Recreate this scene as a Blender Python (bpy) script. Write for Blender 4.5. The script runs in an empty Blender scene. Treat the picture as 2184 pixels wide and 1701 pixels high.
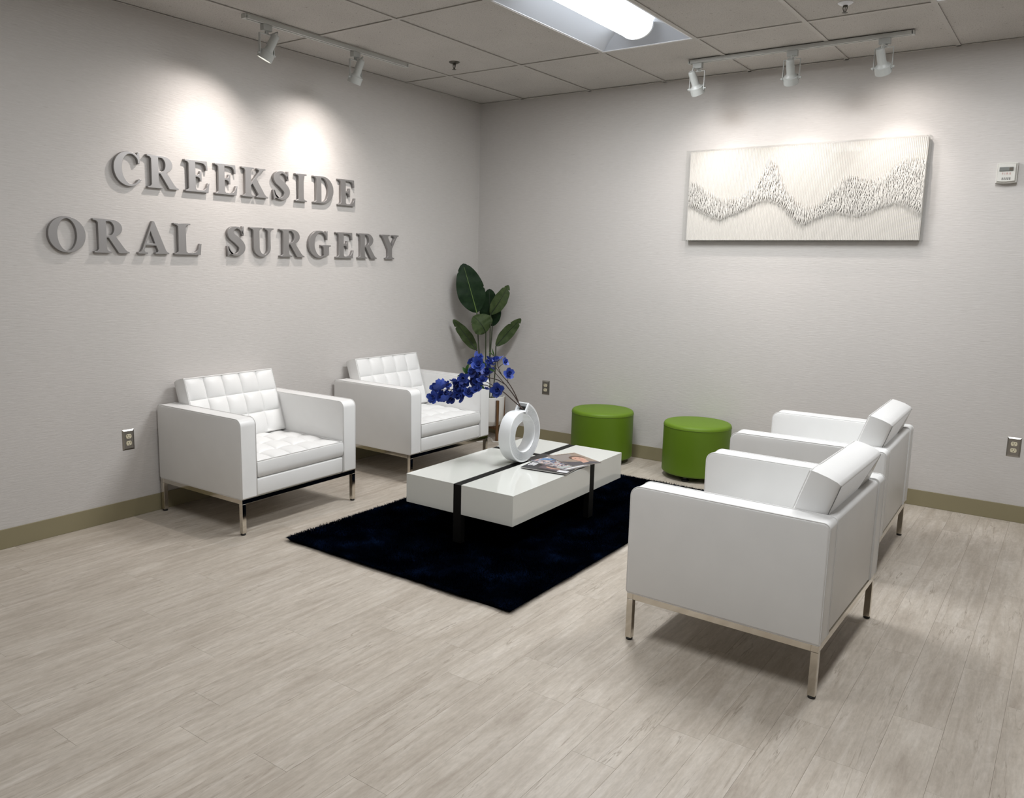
import bpy, bmesh, math, random
import numpy as np
from mathutils import Vector, Matrix
random.seed(7)
C = bpy.context.scene.collection
scene = bpy.context.scene
PI = math.pi

# ------------------------------------------------------------------ camera
cam_d = bpy.data.cameras.new('camera')
cam = bpy.data.objects.new('camera', cam_d)
C.objects.link(cam)
right = Vector((0.8041019674, 0.5941702790, 0.0195372865))
down = Vector((0.1077233429, -0.1133067698, -0.9877030208))
fwd = Vector((-0.5846500726, 0.7963185641, -0.1551162052))
M = Matrix.Identity(4)
for i in range(3):
    M[i][0] = right[i]; M[i][1] = -down[i]; M[i][2] = -fwd[i]
M.translation = (4.2159, -5.6247, 1.46272)
cam.matrix_world = M
cam_d.sensor_fit = 'HORIZONTAL'
cam_d.sensor_width = 36.0
cam_d.lens = 1726.325 / 2184 * 36.0
cam_d.shift_x = (1092 - 1031.37) / 2184
cam_d.shift_y = (830.78 - 850.5) / 2184
cam_d.clip_start = 0.05
scene.camera = cam

# ------------------------------------------------------------------ world, exposure
w = bpy.data.worlds.new('world'); scene.world = w
w.use_nodes = True
w.node_tree.nodes['Background'].inputs[0].default_value = (0.9, 0.95, 1.0, 1)
w.node_tree.nodes['Background'].inputs[1].default_value = 0.05
vs = scene.view_settings
scene.display_settings.display_device = 'sRGB'
vs.view_transform = 'Standard'; vs.look = 'None'; vs.gamma = 1.0
vs.exposure = 0.0
vs.use_curve_mapping = False
scene.cycles.use_denoising = True
scene.cycles.max_bounces = 9
scene.cycles.diffuse_bounces = 4
scene.cycles.use_adaptive_sampling = True
scene.cycles.adaptive_threshold = 0.02
scene.cycles.sample_clamp_indirect = 6.0
LENS_STRENGTH = 4.5          # glow of the fluorescent troffer lens
TROFFER_W = {(0, 0): 49.0, (1, 0): 30.0, (0, 1): 20.0, (1, 1): 22.0}   # light thrown down by each troffer (column, row)
SPOT_W = {'y': 20.0, 'x': 12.5}   # core beam of the lamps on the lettered wall (y) and on the artwork (x)
SPOT_DEG = {'y': 80, 'x': 62}
SPILL_W = {'y': 20.0, 'x': 8.0}
SPILL_DEG = 128

H = 2.76                     # ceiling height
ROOM_X, ROOM_Y = 6.8, -8.6

# ------------------------------------------------------------------ materials
def newmat(name):
    m = bpy.data.materials.new(name); m.use_nodes = True
    nt = m.node_tree
    return m, nt, nt.nodes['Principled BSDF']

def mat(name, col, rough=0.5, metal=0.0, **kw):
    m, nt, b = newmat(name)
    b.inputs['Base Color'].default_value = (*col, 1)
    b.inputs['Roughness'].default_value = rough
    b.inputs['Metallic'].default_value = metal
    for k, v in kw.items():
        b.inputs[k].default_value = v
    return m

def N(nt, typ, **kw):
    n = nt.nodes.new(typ)
    for k, v in kw.items():
        setattr(n, k, v)
    return n

def coords(nt, kind='Object', scale=(1, 1, 1), add=None):
    tc = N(nt, 'ShaderNodeTexCoord'); mp = N(nt, 'ShaderNodeMapping')
    mp.inputs['Scale'].default_value = scale
    nt.links.new(tc.outputs[kind], mp.inputs['Vector'])
    if add is not None:
        nt.links.new(add, mp.inputs['Location'])
    return mp.outputs['Vector']

def noise(nt, vec, scale=5.0, detail=4.0, rough=0.55, dist=0.0):
    n = N(nt, 'ShaderNodeTexNoise')
    n.inputs['Scale'].default_value = scale; n.inputs['Detail'].default_value = detail
    n.inputs['Roughness'].default_value = rough; n.inputs['Distortion'].default_value = dist
    nt.links.new(vec, n.inputs['Vector'])
    return n.outputs['Fac']

def ramp(nt, fac, stops):
    r = N(nt, 'ShaderNodeValToRGB')
    el = r.color_ramp.elements
    while len(el) < len(stops):
        el.new(0.5)
    for e, (p, c) in zip(el, stops):
        e.position = p; e.color = (*c, 1)
    nt.links.new(fac, r.inputs['Fac'])
    return r.outputs['Color']

def mix(nt, fac, a, b, blend='MIX'):
    n = N(nt, 'ShaderNodeMix', data_type='RGBA', blend_type=blend)
    def put(i, v):
        if hasattr(v, 'is_linked') or isinstance(v, bpy.types.NodeSocket):
            nt.links.new(v, n.inputs[i])
        else:
            n.inputs[i].default_value = v if isinstance(v, float) else (*v, 1)
    put(0, fac); put(6, a); put(7, b)
    return n.outputs[2]

def bump(nt, b, height, strength=0.3, dist=0.01):
    n = N(nt, 'ShaderNodeBump')
    n.inputs['Strength'].default_value = strength; n.inputs['Distance'].default_value = dist
    nt.links.new(height, n.inputs['Height'])
    nt.links.new(n.outputs['Normal'], b.inputs['Normal'])

def wallpaper(name, sc1, sc2, sc3):
    m, nt, b = newmat(name)
    f1 = noise(nt, coords(nt, 'Object', sc1), 1.0, 4.0, 0.6, 0.2)
    f2 = noise(nt, coords(nt, 'Object', sc2), 1.0, 3.0, 0.6)
    f3 = noise(nt, coords(nt, 'Object', (1.3, 1.3, 1.3)), 1.0, 2.0, 0.5)
    f4 = noise(nt, coords(nt, 'Object', sc3), 1.0, 2.0, 0.5, 0.2)
    c = ramp(nt, f1, [(0.25, (0.525, 0.504, 0.482)), (0.55, (0.548, 0.527, 0.506)), (0.8, (0.575, 0.556, 0.537))])
    c2 = ramp(nt, f3, [(0.3, (0.975, 0.975, 0.975)), (0.7, (1.02, 1.015, 1.015))])
    c = mix(nt, 1.0, c, c2, 'MULTIPLY')
    slub = ramp(nt, f4, [(0.24, (0.86, 0.85, 0.84)), (0.34, (1, 1, 1)), (0.66, (1, 1, 1)), (0.76, (1.09, 1.09, 1.09))])
    c = mix(nt, 1.0, c, slub, 'MULTIPLY')
    nt.links.new(c, b.inputs['Base Color'])
    b.inputs['Roughness'].default_value = 0.5
    b.inputs['Specular IOR Level'].default_value = 0.45
    ad = N(nt, 'ShaderNodeMath', operation='MULTIPLY_ADD'); ad.inputs[1].default_value = 1.6
    nt.links.new(f4, ad.inputs[0]); nt.links.new(f1, ad.inputs[2])
    a2 = N(nt, 'ShaderNodeMath', operation='MULTIPLY_ADD'); a2.inputs[1].default_value = 0.3
    nt.links.new(f2, a2.inputs[0]); nt.links.new(ad.outputs[0], a2.inputs[2])
    bump(nt, b, a2.outputs[0], 0.11, 0.006)
    return m

M_wall_l = wallpaper('grasscloth_left', (16, 16, 130), (90, 90, 420), (15, 15, 190))
M_wall_b = wallpaper('grasscloth_back', (16, 16, 130), (90, 90, 420), (15, 15, 190))

def plank_material():
    m, nt, b = newmat('weathered_oak_plank')
    oi = N(nt, 'ShaderNodeObjectInfo')
    mul = N(nt, 'ShaderNodeVectorMath', operation='MULTIPLY')
    cmb = N(nt, 'ShaderNodeCombineXYZ')
    for i in range(3):
        nt.links.new(oi.outputs['Random'], cmb.inputs[i])
    mul.inputs[1].default_value = (37.0, 61.0, 23.0)
    nt.links.new(cmb.outputs[0], mul.inputs[0])
    off = mul.outputs[0]
    v1 = coords(nt, 'Object', (34, 2.6, 1), off)
    v2 = coords(nt, 'Object', (12, 0.7, 1), off)
    v3 = coords(nt, 'Object', (150, 22, 1), off)
    v4 = coords(nt, 'Object', (8, 3.2, 1), off)
    g1 = noise(nt, v1, 1.0, 6.0, 0.6, 0.6)
    g2 = noise(nt, v2, 1.0, 5.0, 0.58, 0.35)
    g3 = noise(nt, v3, 1.0, 3.0, 0.6)
    g4 = noise(nt, v4, 1.0, 4.0, 0.6, 0.3)
    c = ramp(nt, g1, [(0.28, (0.395, 0.346, 0.290)), (0.5, (0.475, 0.428, 0.368)), (0.74, (0.550, 0.506, 0.450))])
    c4 = ramp(nt, g4, [(0.3, (0.90, 0.885, 0.87)), (0.7, (1.07, 1.07, 1.07))])
    c = mix(nt, 1.0, c, c4, 'MULTIPLY')
    # dark grain cracks: where a stretched noise crosses its mid value
    d = N(nt, 'ShaderNodeMath', operation='SUBTRACT'); d.inputs[1].default_value = 0.5
    nt.links.new(g2, d.inputs[0])
    a = N(nt, 'ShaderNodeMath', operation='ABSOLUTE'); nt.links.new(d.outputs[0], a.inputs[0])
    line = ramp(nt, a.outputs[0], [(0.0, (1, 1, 1)), (0.0085, (0.0, 0.0, 0.0))])
    msk = ramp(nt, g4, [(0.40, (0, 0, 0)), (0.60, (0.9, 0.9, 0.9))])
    lm = mix(nt, 1.0, line, msk, 'MULTIPLY')
    c = mix(nt, lm, c, (0.30, 0.255, 0.205))
    fine = ramp(nt, g3, [(0.3, (0.93, 0.925, 0.92)), (0.65, (1.02, 1.02, 1.02))])
    c = mix(nt, 1.0, c, fine, 'MULTIPLY')
    mott = noise(nt, coords(nt, 'Object', (70, 26, 1), off), 1.0, 4.0, 0.65, 0.6)
    c = mix(nt, 1.0, c, ramp(nt, mott, [(0.32, (0.93, 0.925, 0.92)), (0.5, (1, 1, 1)), (0.70, (1.08, 1.08, 1.085))]), 'MULTIPLY')
    rv = ramp(nt, oi.outputs['Random'], [(0.0, (0.955, 0.95, 0.945)), (1.0, (1.03, 1.03, 1.03))])
    c = mix(nt, 1.0, c, rv, 'MULTIPLY')
    nt.links.new(c, b.inputs['Base Color'])
    b.inputs['Roughness'].default_value = 0.42
    b.inputs['Specular IOR Level'].default_value = 0.4
    bump(nt, b, g1, 0.12, 0.003)
    return m
M_plank = plank_material()
M_floor_base = mat('floor_underlay', (0.16, 0.14, 0.12), 0.8)

def tile_material():
    m, nt, b = newmat('acoustic_tile')
    oi = N(nt, 'ShaderNodeObjectInfo')
    v = coords(nt, 'Object', (1, 1, 1))
    n1 = noise(nt, v, 170.0, 3.0, 0.7)
    n2 = noise(nt, v, 75.0, 2.0, 0.6, 0.8)
    n3 = noise(nt, v, 3.0, 2.0, 0.5)
    s1 = ramp(nt, n1, [(0.36, (0.36, 0.34, 0.315)), (0.46, (0.53, 0.507, 0.48))])
    s2 = ramp(nt, n2, [(0.28, (0.62, 0.60, 0.58)), (0.36, (1, 1, 1))])
    c = mix(nt, 1.0, s1, s2, 'MULTIPLY')
    s3 = ramp(nt, n3, [(0.3, (0.95, 0.95, 0.95)), (0.7, (1.03, 1.03, 1.03))])
    c = mix(nt, 1.0, c, s3, 'MULTIPLY')
    nt.links.new(c, b.inputs['Base Color'])
    b.inputs['Roughness'].default_value = 0.95
    b.inputs['Specular IOR Level'].default_value = 0.1
    bump(nt, b, n1, 0.4, 0.003)
    return m
M_tile = tile_material()
M_grid = mat('ceiling_grid_paint', (0.46, 0.438, 0.41), 0.5)
M_base = mat('baseboard_vinyl', (0.245, 0.215, 0.128), 0.42)

def leather_material(name, col, rough=0.38, sc=420.0, st=0.12):
    m, nt, b = newmat(name)
    n = noise(nt, coords(nt, 'Object'), sc, 2.0, 0.5)
    n2 = noise(nt, coords(nt, 'Object'), 9.0, 2.0, 0.5)
    c = ramp(nt, n2, [(0.3, tuple(x * 0.975 for x in col)), (0.7, col)])
    nt.links.new(c, b.inputs['Base Color'])
    b.inputs['Roughness'].default_value = rough
    b.inputs['Specular IOR Level'].default_value = 0.4
    bump(nt, b, n, st, 0.0015)
    return m
M_leather = leather_material('white_leather', (0.80, 0.80, 0.79))
M_piping = leather_material('white_leather_piping', (0.74, 0.735, 0.725))
M_chrome = mat('polished_steel', (0.66, 0.62, 0.55), 0.10, 1.0)
M_glide = mat('black_glide', (0.012, 0.012, 0.012), 0.5)
M_lacquer = mat('white_lacquer', (0.69, 0.70, 0.66), 0.07, 0.0, **{'Coat Weight': 0.4, 'Coat Roughness': 0.03})
M_blackwood = mat('black_strip', (0.0025, 0.0025, 0.0023), 0.5, **{'Specular IOR Level': 0.22})
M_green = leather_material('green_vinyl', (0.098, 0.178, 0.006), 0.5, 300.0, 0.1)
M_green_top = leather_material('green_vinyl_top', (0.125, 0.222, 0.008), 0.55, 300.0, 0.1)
M_letter = mat('brushed_aluminium', (0.32, 0.31, 0.305), 0.40, 0.8)
M_trackpaint = mat('track_paint', (0.56, 0.57, 0.55), 0.45)
M_headpaint = mat('head_paint', (0.46, 0.475, 0.46), 0.4)
M_bronze = mat('sprinkler_bronze', (0.10, 0.095, 0.08), 0.35, 0.8)
M_whitepaint = mat('white_enamel', (0.82, 0.84, 0.88), 0.35)
M_reflector = mat('troffer_reflector', (0.58, 0.62, 0.69), 0.4)
M_steelplate = mat('stainless_plate', (0.40, 0.385, 0.36), 0.28, 1.0)
M_ivory = mat('ivory_plastic', (0.62, 0.57, 0.42), 0.4)
M_dark = mat('dark_slot', (0.015, 0.014, 0.012), 0.6)
M_alarm = mat('alarm_white', (0.62, 0.61, 0.57), 0.4)
M_alarm_lens = mat('strobe_lens', (0.20, 0.21, 0.20), 0.12)
M_red = mat('red_print', (0.40, 0.16, 0.14), 0.5)
M_ceramic = mat('white_ceramic', (0.80, 0.82, 0.83), 0.22)
M_pot = mat('planter_glaze', (0.78, 0.77, 0.74), 0.3)
M_cord = mat('white_cord', (0.75, 0.74, 0.70), 0.45)
M_acryl = None
def acrylic():
    m, nt, b = newmat('clear_acrylic')
    out = nt.nodes['Material Output']
    tr = N(nt, 'ShaderNodeBsdfTransparent'); tr.inputs[0].default_value = (0.985, 0.988, 0.986, 1)
    gl = N(nt, 'ShaderNodeBsdfGlossy'); gl.inputs['Roughness'].default_value = 0.03
    lw = N(nt, 'ShaderNodeLayerWeight'); lw.inputs['Blend'].default_value = 0.5
    pw = N(nt, 'ShaderNodeMath', operation='POWER'); pw.inputs[1].default_value = 4.0
    fr = N(nt, 'ShaderNodeMath', operation='MULTIPLY_ADD'); fr.inputs[1].default_value = 0.5; fr.inputs[2].default_value = 0.003
    nt.links.new(lw.outputs['Facing'], pw.inputs[0]); nt.links.new(pw.outputs[0], fr.inputs[0])
    mx = N(nt, 'ShaderNodeMixShader')
    nt.links.new(fr.outputs[0], mx.inputs[0]); nt.links.new(tr.outputs[0], mx.inputs[1]); nt.links.new(gl.outputs[0], mx.inputs[2])
    nt.links.new(mx.outputs[0], out.inputs['Surface'])
    return m
M_acryl = acrylic()
M_art = mat('cream_canvas', (0.65, 0.625, 0.59), 0.8)
M_lens = None
def emitter(name, col, strength):
    m, nt, b = newmat(name)
    b.inputs['Base Color'].default_value = (0.8, 0.8, 0.8, 1)
    b.inputs['Emission Color'].default_value = (*col, 1)
    b.inputs['Emission Strength'].default_value = strength
    return m
M_lens = emitter('fluorescent_lens', (0.95, 0.98, 1.0), LENS_STRENGTH)
M_lamp = emitter('halogen_lamp', (1.0, 0.93, 0.84), 12.0)

def wood_material():
    m, nt, b = newmat('walnut_stain')
    n = noise(nt, coords(nt, 'Object', (40, 40, 4)), 1.0, 4.0, 0.6, 0.4)
    nt.links.new(ramp(nt, n, [(0.3, (0.085, 0.040, 0.016)), (0.7, (0.20, 0.105, 0.045))]), b.inputs['Base Color'])
    b.inputs['Roughness'].default_value = 0.45
    return m
M_wood = wood_material()

def leaf_material(name, c0, c1, sc=30.0):
    m, nt, b = newmat(name)
    n = noise(nt, coords(nt, 'Object'), sc, 4.0, 0.6, 0.3)
    nt.links.new(ramp(nt, n, [(0.3, c0), (0.7, c1)]), b.inputs['Base Color'])
    b.inputs['Roughness'].default_value = 0.55
    b.inputs['Specular IOR Level'].default_value = 0.16
    return m
M_leaf_dark = leaf_material('leaf_dark', (0.006, 0.018, 0.007), (0.014, 0.033, 0.012))
M_leaf = leaf_material('leaf_olive', (0.030, 0.050, 0.018), (0.060, 0.085, 0.032))
M_rib_light = mat('midrib_light', (0.13, 0.21, 0.05), 0.5)
M_rib_dark = mat('midrib_dark', (0.012, 0.02, 0.009), 0.5)
M_stem = mat('plant_stem', (0.030, 0.042, 0.018), 0.5)
M_moss = leaf_material('moss', (0.020, 0.030, 0.006), (0.065, 0.080, 0.020), 160.0)
M_twig = mat('twig_brown', (0.055, 0.035, 0.028), 0.6)
M_sprig = leaf_material('sprig_leaf', (0.030, 0.085, 0.020), (0.060, 0.140, 0.035))

def petal_material():
    m, nt, b = newmat('blue_silk_petal')
    v = coords(nt, 'Object')
    n = noise(nt, v, 60.0, 3.0, 0.6)
    oi = N(nt, 'ShaderNodeObjectInfo')
    c = ramp(nt, n, [(0.3, (0.007, 0.020, 0.16)), (0.5, (0.016, 0.048, 0.33)), (0.7, (0.050, 0.125, 0.55))])
    rv = ramp(nt, oi.outputs['Random'], [(0.0, (0.75, 0.75, 0.8)), (1.0, (1.2, 1.2, 1.15))])
    nt.links.new(mix(nt, 1.0, c, rv, 'MULTIPLY'), b.inputs['Base Color'])
    b.inputs['Roughness'].default_value = 0.55
    b.inputs['Sheen Weight'].default_value = 0.15
    return m
M_petal = petal_material()
M_petal_core = mat('petal_core', (0.010, 0.018, 0.08), 0.6)

def rug_material():
    m, nt, b = newmat('navy_shag')
    n = noise(nt, coords(nt, 'Object'), 7.0, 4.0, 0.62)
    c = ramp(nt, n, [(0.42, (0.0005, 0.0009, 0.0022)), (0.58, (0.0011, 0.0027, 0.0075)), (0.72, (0.0035, 0.0095, 0.029))])  # brightest stop paints the pile's navy highlights into the colour, in noise patches
    d = N(nt, 'ShaderNodeBsdfDiffuse')
    nt.links.new(c, d.inputs['Color'])
    nt.links.new(d.outputs[0], nt.nodes['Material Output'].inputs['Surface'])
    return m
M_rug = rug_material()

# ------------------------------------------------------------------ object helpers
def link(o, parent=None):
    C.objects.link(o)
    if parent is not None:
        o.parent = parent
    return o

def mesh_obj(name, me, m, parent=None):
    if m is not None and not me.materials:
        me.materials.append(m)
    return link(bpy.data.objects.new(name, me), parent)

def bm_obj(name, bm, m, parent=None, smooth=False, auto=None):
    me = bpy.data.meshes.new(name)
    bm.normal_update()
    bm.to_mesh(me); bm.free()
    if smooth or auto is not None:
        for p in me.polygons:
            p.use_smooth = True
    if auto is not None:
        me.set_sharp_from_angle(angle=math.radians(auto))
    return mesh_obj(name, me, m, parent)

def tag(o, label, cat, group=None):
    o['label'] = label; o['category'] = cat
    if group:
        o['group'] = group
    return o

def thing(name, label, cat, loc=(0, 0, 0), rotz=0.0, group=None):
    o = bpy.data.objects.new(name, None); C.objects.link(o)
    o.empty_display_size = 0.1
    o.location = loc; o.rotation_euler = (0, 0, rotz)
    return tag(o, label, cat, group)

def struct(o):
    o['kind'] = 'structure'; return o

def dup(root, label, loc=None, rotz=None, group=None):
    def cp(o, par):
        c = o.copy(); C.objects.link(c)
        if par is not None:
            c.parent = par
            c.matrix_parent_inverse = o.matrix_parent_inverse.copy()
        for ch in o.children:
            cp(ch, c)
        return c
    r = cp(root, None)
    r['label'] = label
    if loc is not None: r.location = loc
    if rotz is not None: r.rotation_euler = (0, 0, rotz)
    if group: r['group'] = group
    return r

def add_box(bm, x0, x1, y0, y1, z0, z1, bev=0.0, seg=2):
    r = bmesh.ops.create_cube(bm, size=1.0)
    vs_ = r['verts']
    for v in vs_:
        v.co = Vector((x0 + (v.co.x + .5) * (x1 - x0), y0 + (v.co.y + .5) * (y1 - y0), z0 + (v.co.z + .5) * (z1 - z0)))
    if bev > 0:
        es = list({e for v in vs_ for e in v.link_edges})
        bmesh.ops.bevel(bm, geom=es, offset=bev, segments=seg, affect='EDGES', profile=0.5)

def box_bm(*a, **k):
    bm = bmesh.new(); add_box(bm, *a, **k); return bm

def tube_data(pts, r, segs=8, closed=False, taper=None):
    pts = [Vector(p) for p in pts]
    n = len(pts)
    verts, faces = [], []
    up = Vector((0, 0, 1))
    prev = None
    for i, p in enumerate(pts):
        if closed:
            t = (pts[(i + 1) % n] - pts[i - 1])
        else:
            t = pts[min(i + 1, n - 1)] - pts[max(i - 1, 0)]
        t.normalize()
        if prev is None:
            a = t.orthogonal().normalized()
        else:
            a = prev - t * prev.dot(t)
            if a.length < 1e-6: a = t.orthogonal()
            a.normalize()
        prev = a
        b = t.cross(a)
        rr = r if taper is None else r * taper(i / max(n - 1, 1))
        for k in range(segs):
            an = 2 * PI * k / segs
            verts.append(p + a * (rr * math.cos(an)) + b * (rr * math.sin(an)))
    m_ = n if closed else n - 1
    for i in range(m_):
        for k in range(segs):
            i2 = (i + 1) % n; k2 = (k + 1) % segs
            faces.append((i * segs + k, i * segs + k2, i2 * segs + k2, i2 * segs + k))
    if not closed:
        faces.append(tuple(reversed(range(segs))))
        faces.append(tuple(range((n - 1) * segs, n * segs)))
    return verts, faces

class MB:
    def __init__(s): s.v = []; s.f = []
    def add(s, vf):
        v, f = vf; o = len(s.v)
        s.v += [tuple(x) for x in v]; s.f += [tuple(i + o for i in q) for q in f]
        return s
    def obj(s, name, m, parent=None, smooth=True, auto=None):
        me = bpy.data.meshes.new(name)
        me.from_pydata(s.v, [], s.f); me.update()
        if smooth:
            for p in me.polygons: p.use_smooth = True
            if auto is not None: me.set_sharp_from_angle(angle=math.radians(auto))
        return mesh_obj(name, me, m, parent)

def tube_obj(name, pts, r, m, parent=None, segs=8, closed=False, taper=None):
    return MB().add(tube_data(pts, r, segs, closed, taper)).obj(name, m, parent, auto=50)

def lathe_data(prof, segs=48, c=(0, 0, 0), cap=True):
    v, f = [], []
    n = len(prof)
    for r, z in prof:
        for k in range(segs):
            a = 2 * PI * k / segs
            v.append((c[0] + r * math.cos(a), c[1] + r * math.sin(a), c[2] + z))
    for i in range(n - 1):
        for k in range(segs):
            k2 = (k + 1) % segs
            f.append((i * segs + k, i * segs + k2, (i + 1) * segs + k2, (i + 1) * segs + k))
    if cap:
        f.append(tuple(reversed(range(segs))))
        f.append(tuple(range((n - 1) * segs, n * segs)))
    return v, f

def lathe_obj(name, prof, m, parent=None, segs=48, c=(0, 0, 0), cap=True, auto=40):
    return MB().add(lathe_data(prof, segs, c, cap)).obj(name, m, parent, auto=auto)

def smooth_path(pts, n=6):
    """Catmull-Rom through pts"""
    P = [Vector(p) for p in pts]
    P = [P[0] * 2 - P[1]] + P + [P[-1] * 2 - P[-2]]
    out = []
    for i in range(1, len(P) - 2):
        for k in range(n):
            t = k / n
            a, b, c, d = P[i - 1], P[i], P[i + 1], P[i + 2]
            out.append(0.5 * ((2 * b) + (c - a) * t + (2 * a - 5 * b + 4 * c - d) * t * t + (3 * b - a - 3 * c + d) * t ** 3))
    out.append(P[-2].copy())
    return out

# ------------------------------------------------------------------ room shell
T = 0.12
struct(bm_obj('wall_left', box_bm(-T, 0, ROOM_Y - T, T, 0, H + 0.2), M_wall_l))
struct(bm_obj('wall_back', box_bm(0, ROOM_X, 0, T, 0, H + 0.2), M_wall_b))
struct(bm_obj('wall_right', box_bm(ROOM_X, ROOM_X + T, ROOM_Y - T, T, 0, H + 0.2), M_wall_l))
struct(bm_obj('wall_front', box_bm(0, ROOM_X, ROOM_Y - T, ROOM_Y, 0, H + 0.2), M_wall_b))
struct(bm_obj('baseboard_left', box_bm(0, 0.006, ROOM_Y, 0, 0, 0.101, bev=0.002), M_base))
struct(bm_obj('baseboard_back', box_bm(0.006, ROOM_X, -0.006, 0, 0, 0.101, bev=0.002), M_base))
struct(bm_obj('baseboard_right', box_bm(ROOM_X - 0.006, ROOM_X, ROOM_Y, -0.006, 0, 0.101, bev=0.002), M_base))
struct(bm_obj('baseboard_front', box_bm(0.006, ROOM_X - 0.006, ROOM_Y, ROOM_Y + 0.006, 0, 0.101, bev=0.002), M_base))

floor = struct(bm_obj('floor', box_bm(-T, ROOM_X + T, ROOM_Y - T, T, -0.1, -0.004), M_floor_base))
PW, PL, GAP = 0.149, 0.912, 0.00018
x_ref = 3.704
plank_cache = {}
def plank_mesh(w_, l_):
    key = (round(w_, 4), round(l_, 4))
    if key not in plank_cache:
        bm = bmesh.new()
        hw, hl = w_ / 2 - GAP, l_ / 2 - GAP
        b_ = 0.0003
        v0 = [bm.verts.new((sx * hw, sy * hl, -0.004)) for sx, sy in ((-1, -1), (1, -1), (1, 1), (-1, 1))]
        v1 = [bm.verts.new((sx * hw, sy * hl, -b_)) for sx, sy in ((-1, -1), (1, -1), (1, 1), (-1, 1))]
        v2 = [bm.verts.new((sx * (hw - b_), sy * (hl - b_), 0)) for sx, sy in ((-1, -1), (1, -1), (1, 1), (-1, 1))]
        bm.faces.new(v2)
        for a, b in ((v0, v1), (v1, v2)):
            for i in range(4):
                j = (i + 1) % 4
                bm.faces.new((a[i], a[j], b[j], b[i]))
        me = bpy.data.meshes.new('plank'); bm.normal_update(); bm.to_mesh(me); bm.free()
        me.materials.append(M_plank)
        plank_cache[key] = me
    return plank_cache[key]
known = {0: -3.185, 1: -2.785, -12: -4.131, -11: -4.281, -14: -3.94, -16: -4.10, -3: -3.327, -4: -3.625, -8: -3.49, -13: -3.62}
rest = MB()
rp = random.Random(3)
kx0 = int(math.floor((0 - x_ref) / PW)); kx1 = int(math.ceil((ROOM_X - x_ref) / PW))
for k in range(kx0, kx1):
    xa, xb = x_ref + k * PW, x_ref + (k + 1) * PW
    xa, xb = max(xa, 0.0), min(xb, ROOM_X)
    if xb - xa < 0.004: continue
    e = known.get(k, -rp.random() * PL)
    y = e + PL * math.ceil((0 - e) / PL)
    while y > ROOM_Y:
        ya, yb = max(y - PL, ROOM_Y), min(y, 0.0)
        y -= PL
        if yb - ya < 0.004: continue
        cx, cy = (xa + xb) / 2, (ya + yb) / 2
        if cx < 5.0 and cy > -5.0:
            o = bpy.data.objects.new('plank', plank_mesh(xb - xa, yb - ya))
            link(o, floor); o.location = (cx, cy, 0)
        else:
            g = GAP
            o0 = len(rest.v)
            rest.v += [(xa + g, ya + g, -0.004), (xb - g, ya + g, -0.004), (xb - g, yb - g, -0.004), (xa + g, yb - g, -0.004),
                       (xa + g, ya + g, 0), (xb - g, ya + g, 0), (xb - g, yb - g, 0), (xa + g, yb - g, 0)]
            rest.f += [tuple(i + o0 for i in q) for q in ((4, 5, 6, 7), (0, 1, 5, 4), (1, 2, 6, 5), (2, 3, 7, 6), (3, 0, 4, 7))]
ro = rest.obj('plank', M_plank, floor, smooth=False); ro['kind'] = 'stuff'

# ceiling: deck above, tee grid, tiles
ceiling = struct(bm_obj('ceiling', box_bm(-T, ROOM_X + T, ROOM_Y - T, T, H + 0.2, H + 0.3), M_grid))
gx = [0.0] + [0.4231 + 0.6096 * i for i in range(11)]
gx = [g for g in gx if g < ROOM_X - 0.05] + [ROOM_X]
gy = [0.0] + [-0.9433 - 1.2192 * i for i in range(7)]
gy = [g for g in gy if g > ROOM_Y + 0.05] + [ROOM_Y]
troffer_cols = [gx.index(g) for g in gx if any(abs(g - t) < 0.02 for t in (1.6423, 3.4711))]
troffer_rows = [1, 3]
gb = bmesh.new()
tb = 0.012
for g in gx[1:-1]:
    add_box(gb, g - tb, g + tb, ROOM_Y, 0, H, H + 0.004)
    add_box(gb, g - 0.002, g + 0.002, ROOM_Y, 0, H + 0.004, H + 0.03)
for g in gy[1:-1]:
    for i in range(len(gx) - 1):
        add_box(gb, gx[i] + tb, gx[i + 1] - tb, g - tb, g + tb, H, H + 0.004)
# wall angle
add_box(gb, 0.0, 0.02, ROOM_Y, 0, H, H + 0.003)
add_box(gb, 0.02, ROOM_X, -0.02, 0, H, H + 0.003)
bm_obj('ceiling_grid', gb, M_grid, ceiling)
tile_cache = {}
for i in range(len(gx) - 1):
    for j in range(len(gy) - 1):
        if i in troffer_cols and j in troffer_rows: continue
        w_, l_ = gx[i + 1] - gx[i] - 0.006, gy[j] - gy[j + 1] - 0.006
        key = (round(w_, 3), round(l_, 3))
        if key not in tile_cache:
            bm = box_bm(-w_ / 2, w_ / 2, -l_ / 2, l_ / 2, 0, 0.016, bev=0.0015, seg=1)
            me = bpy.data.meshes.new('ceiling_tile'); bm.to_mesh(me); bm.free(); me.materials.append(M_tile)
            tile_cache[key] = me
        o = bpy.data.objects.new('ceiling_tile', tile_cache[key]); link(o, ceiling)
        o.location = ((gx[i] + gx[i + 1]) / 2, (gy[j] + gy[j + 1]) / 2, H + 0.005 + rp.uniform(0, 0.0015))
        o.rotation_euler = (0, 0, PI if (i + j) % 2 else 0)

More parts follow.
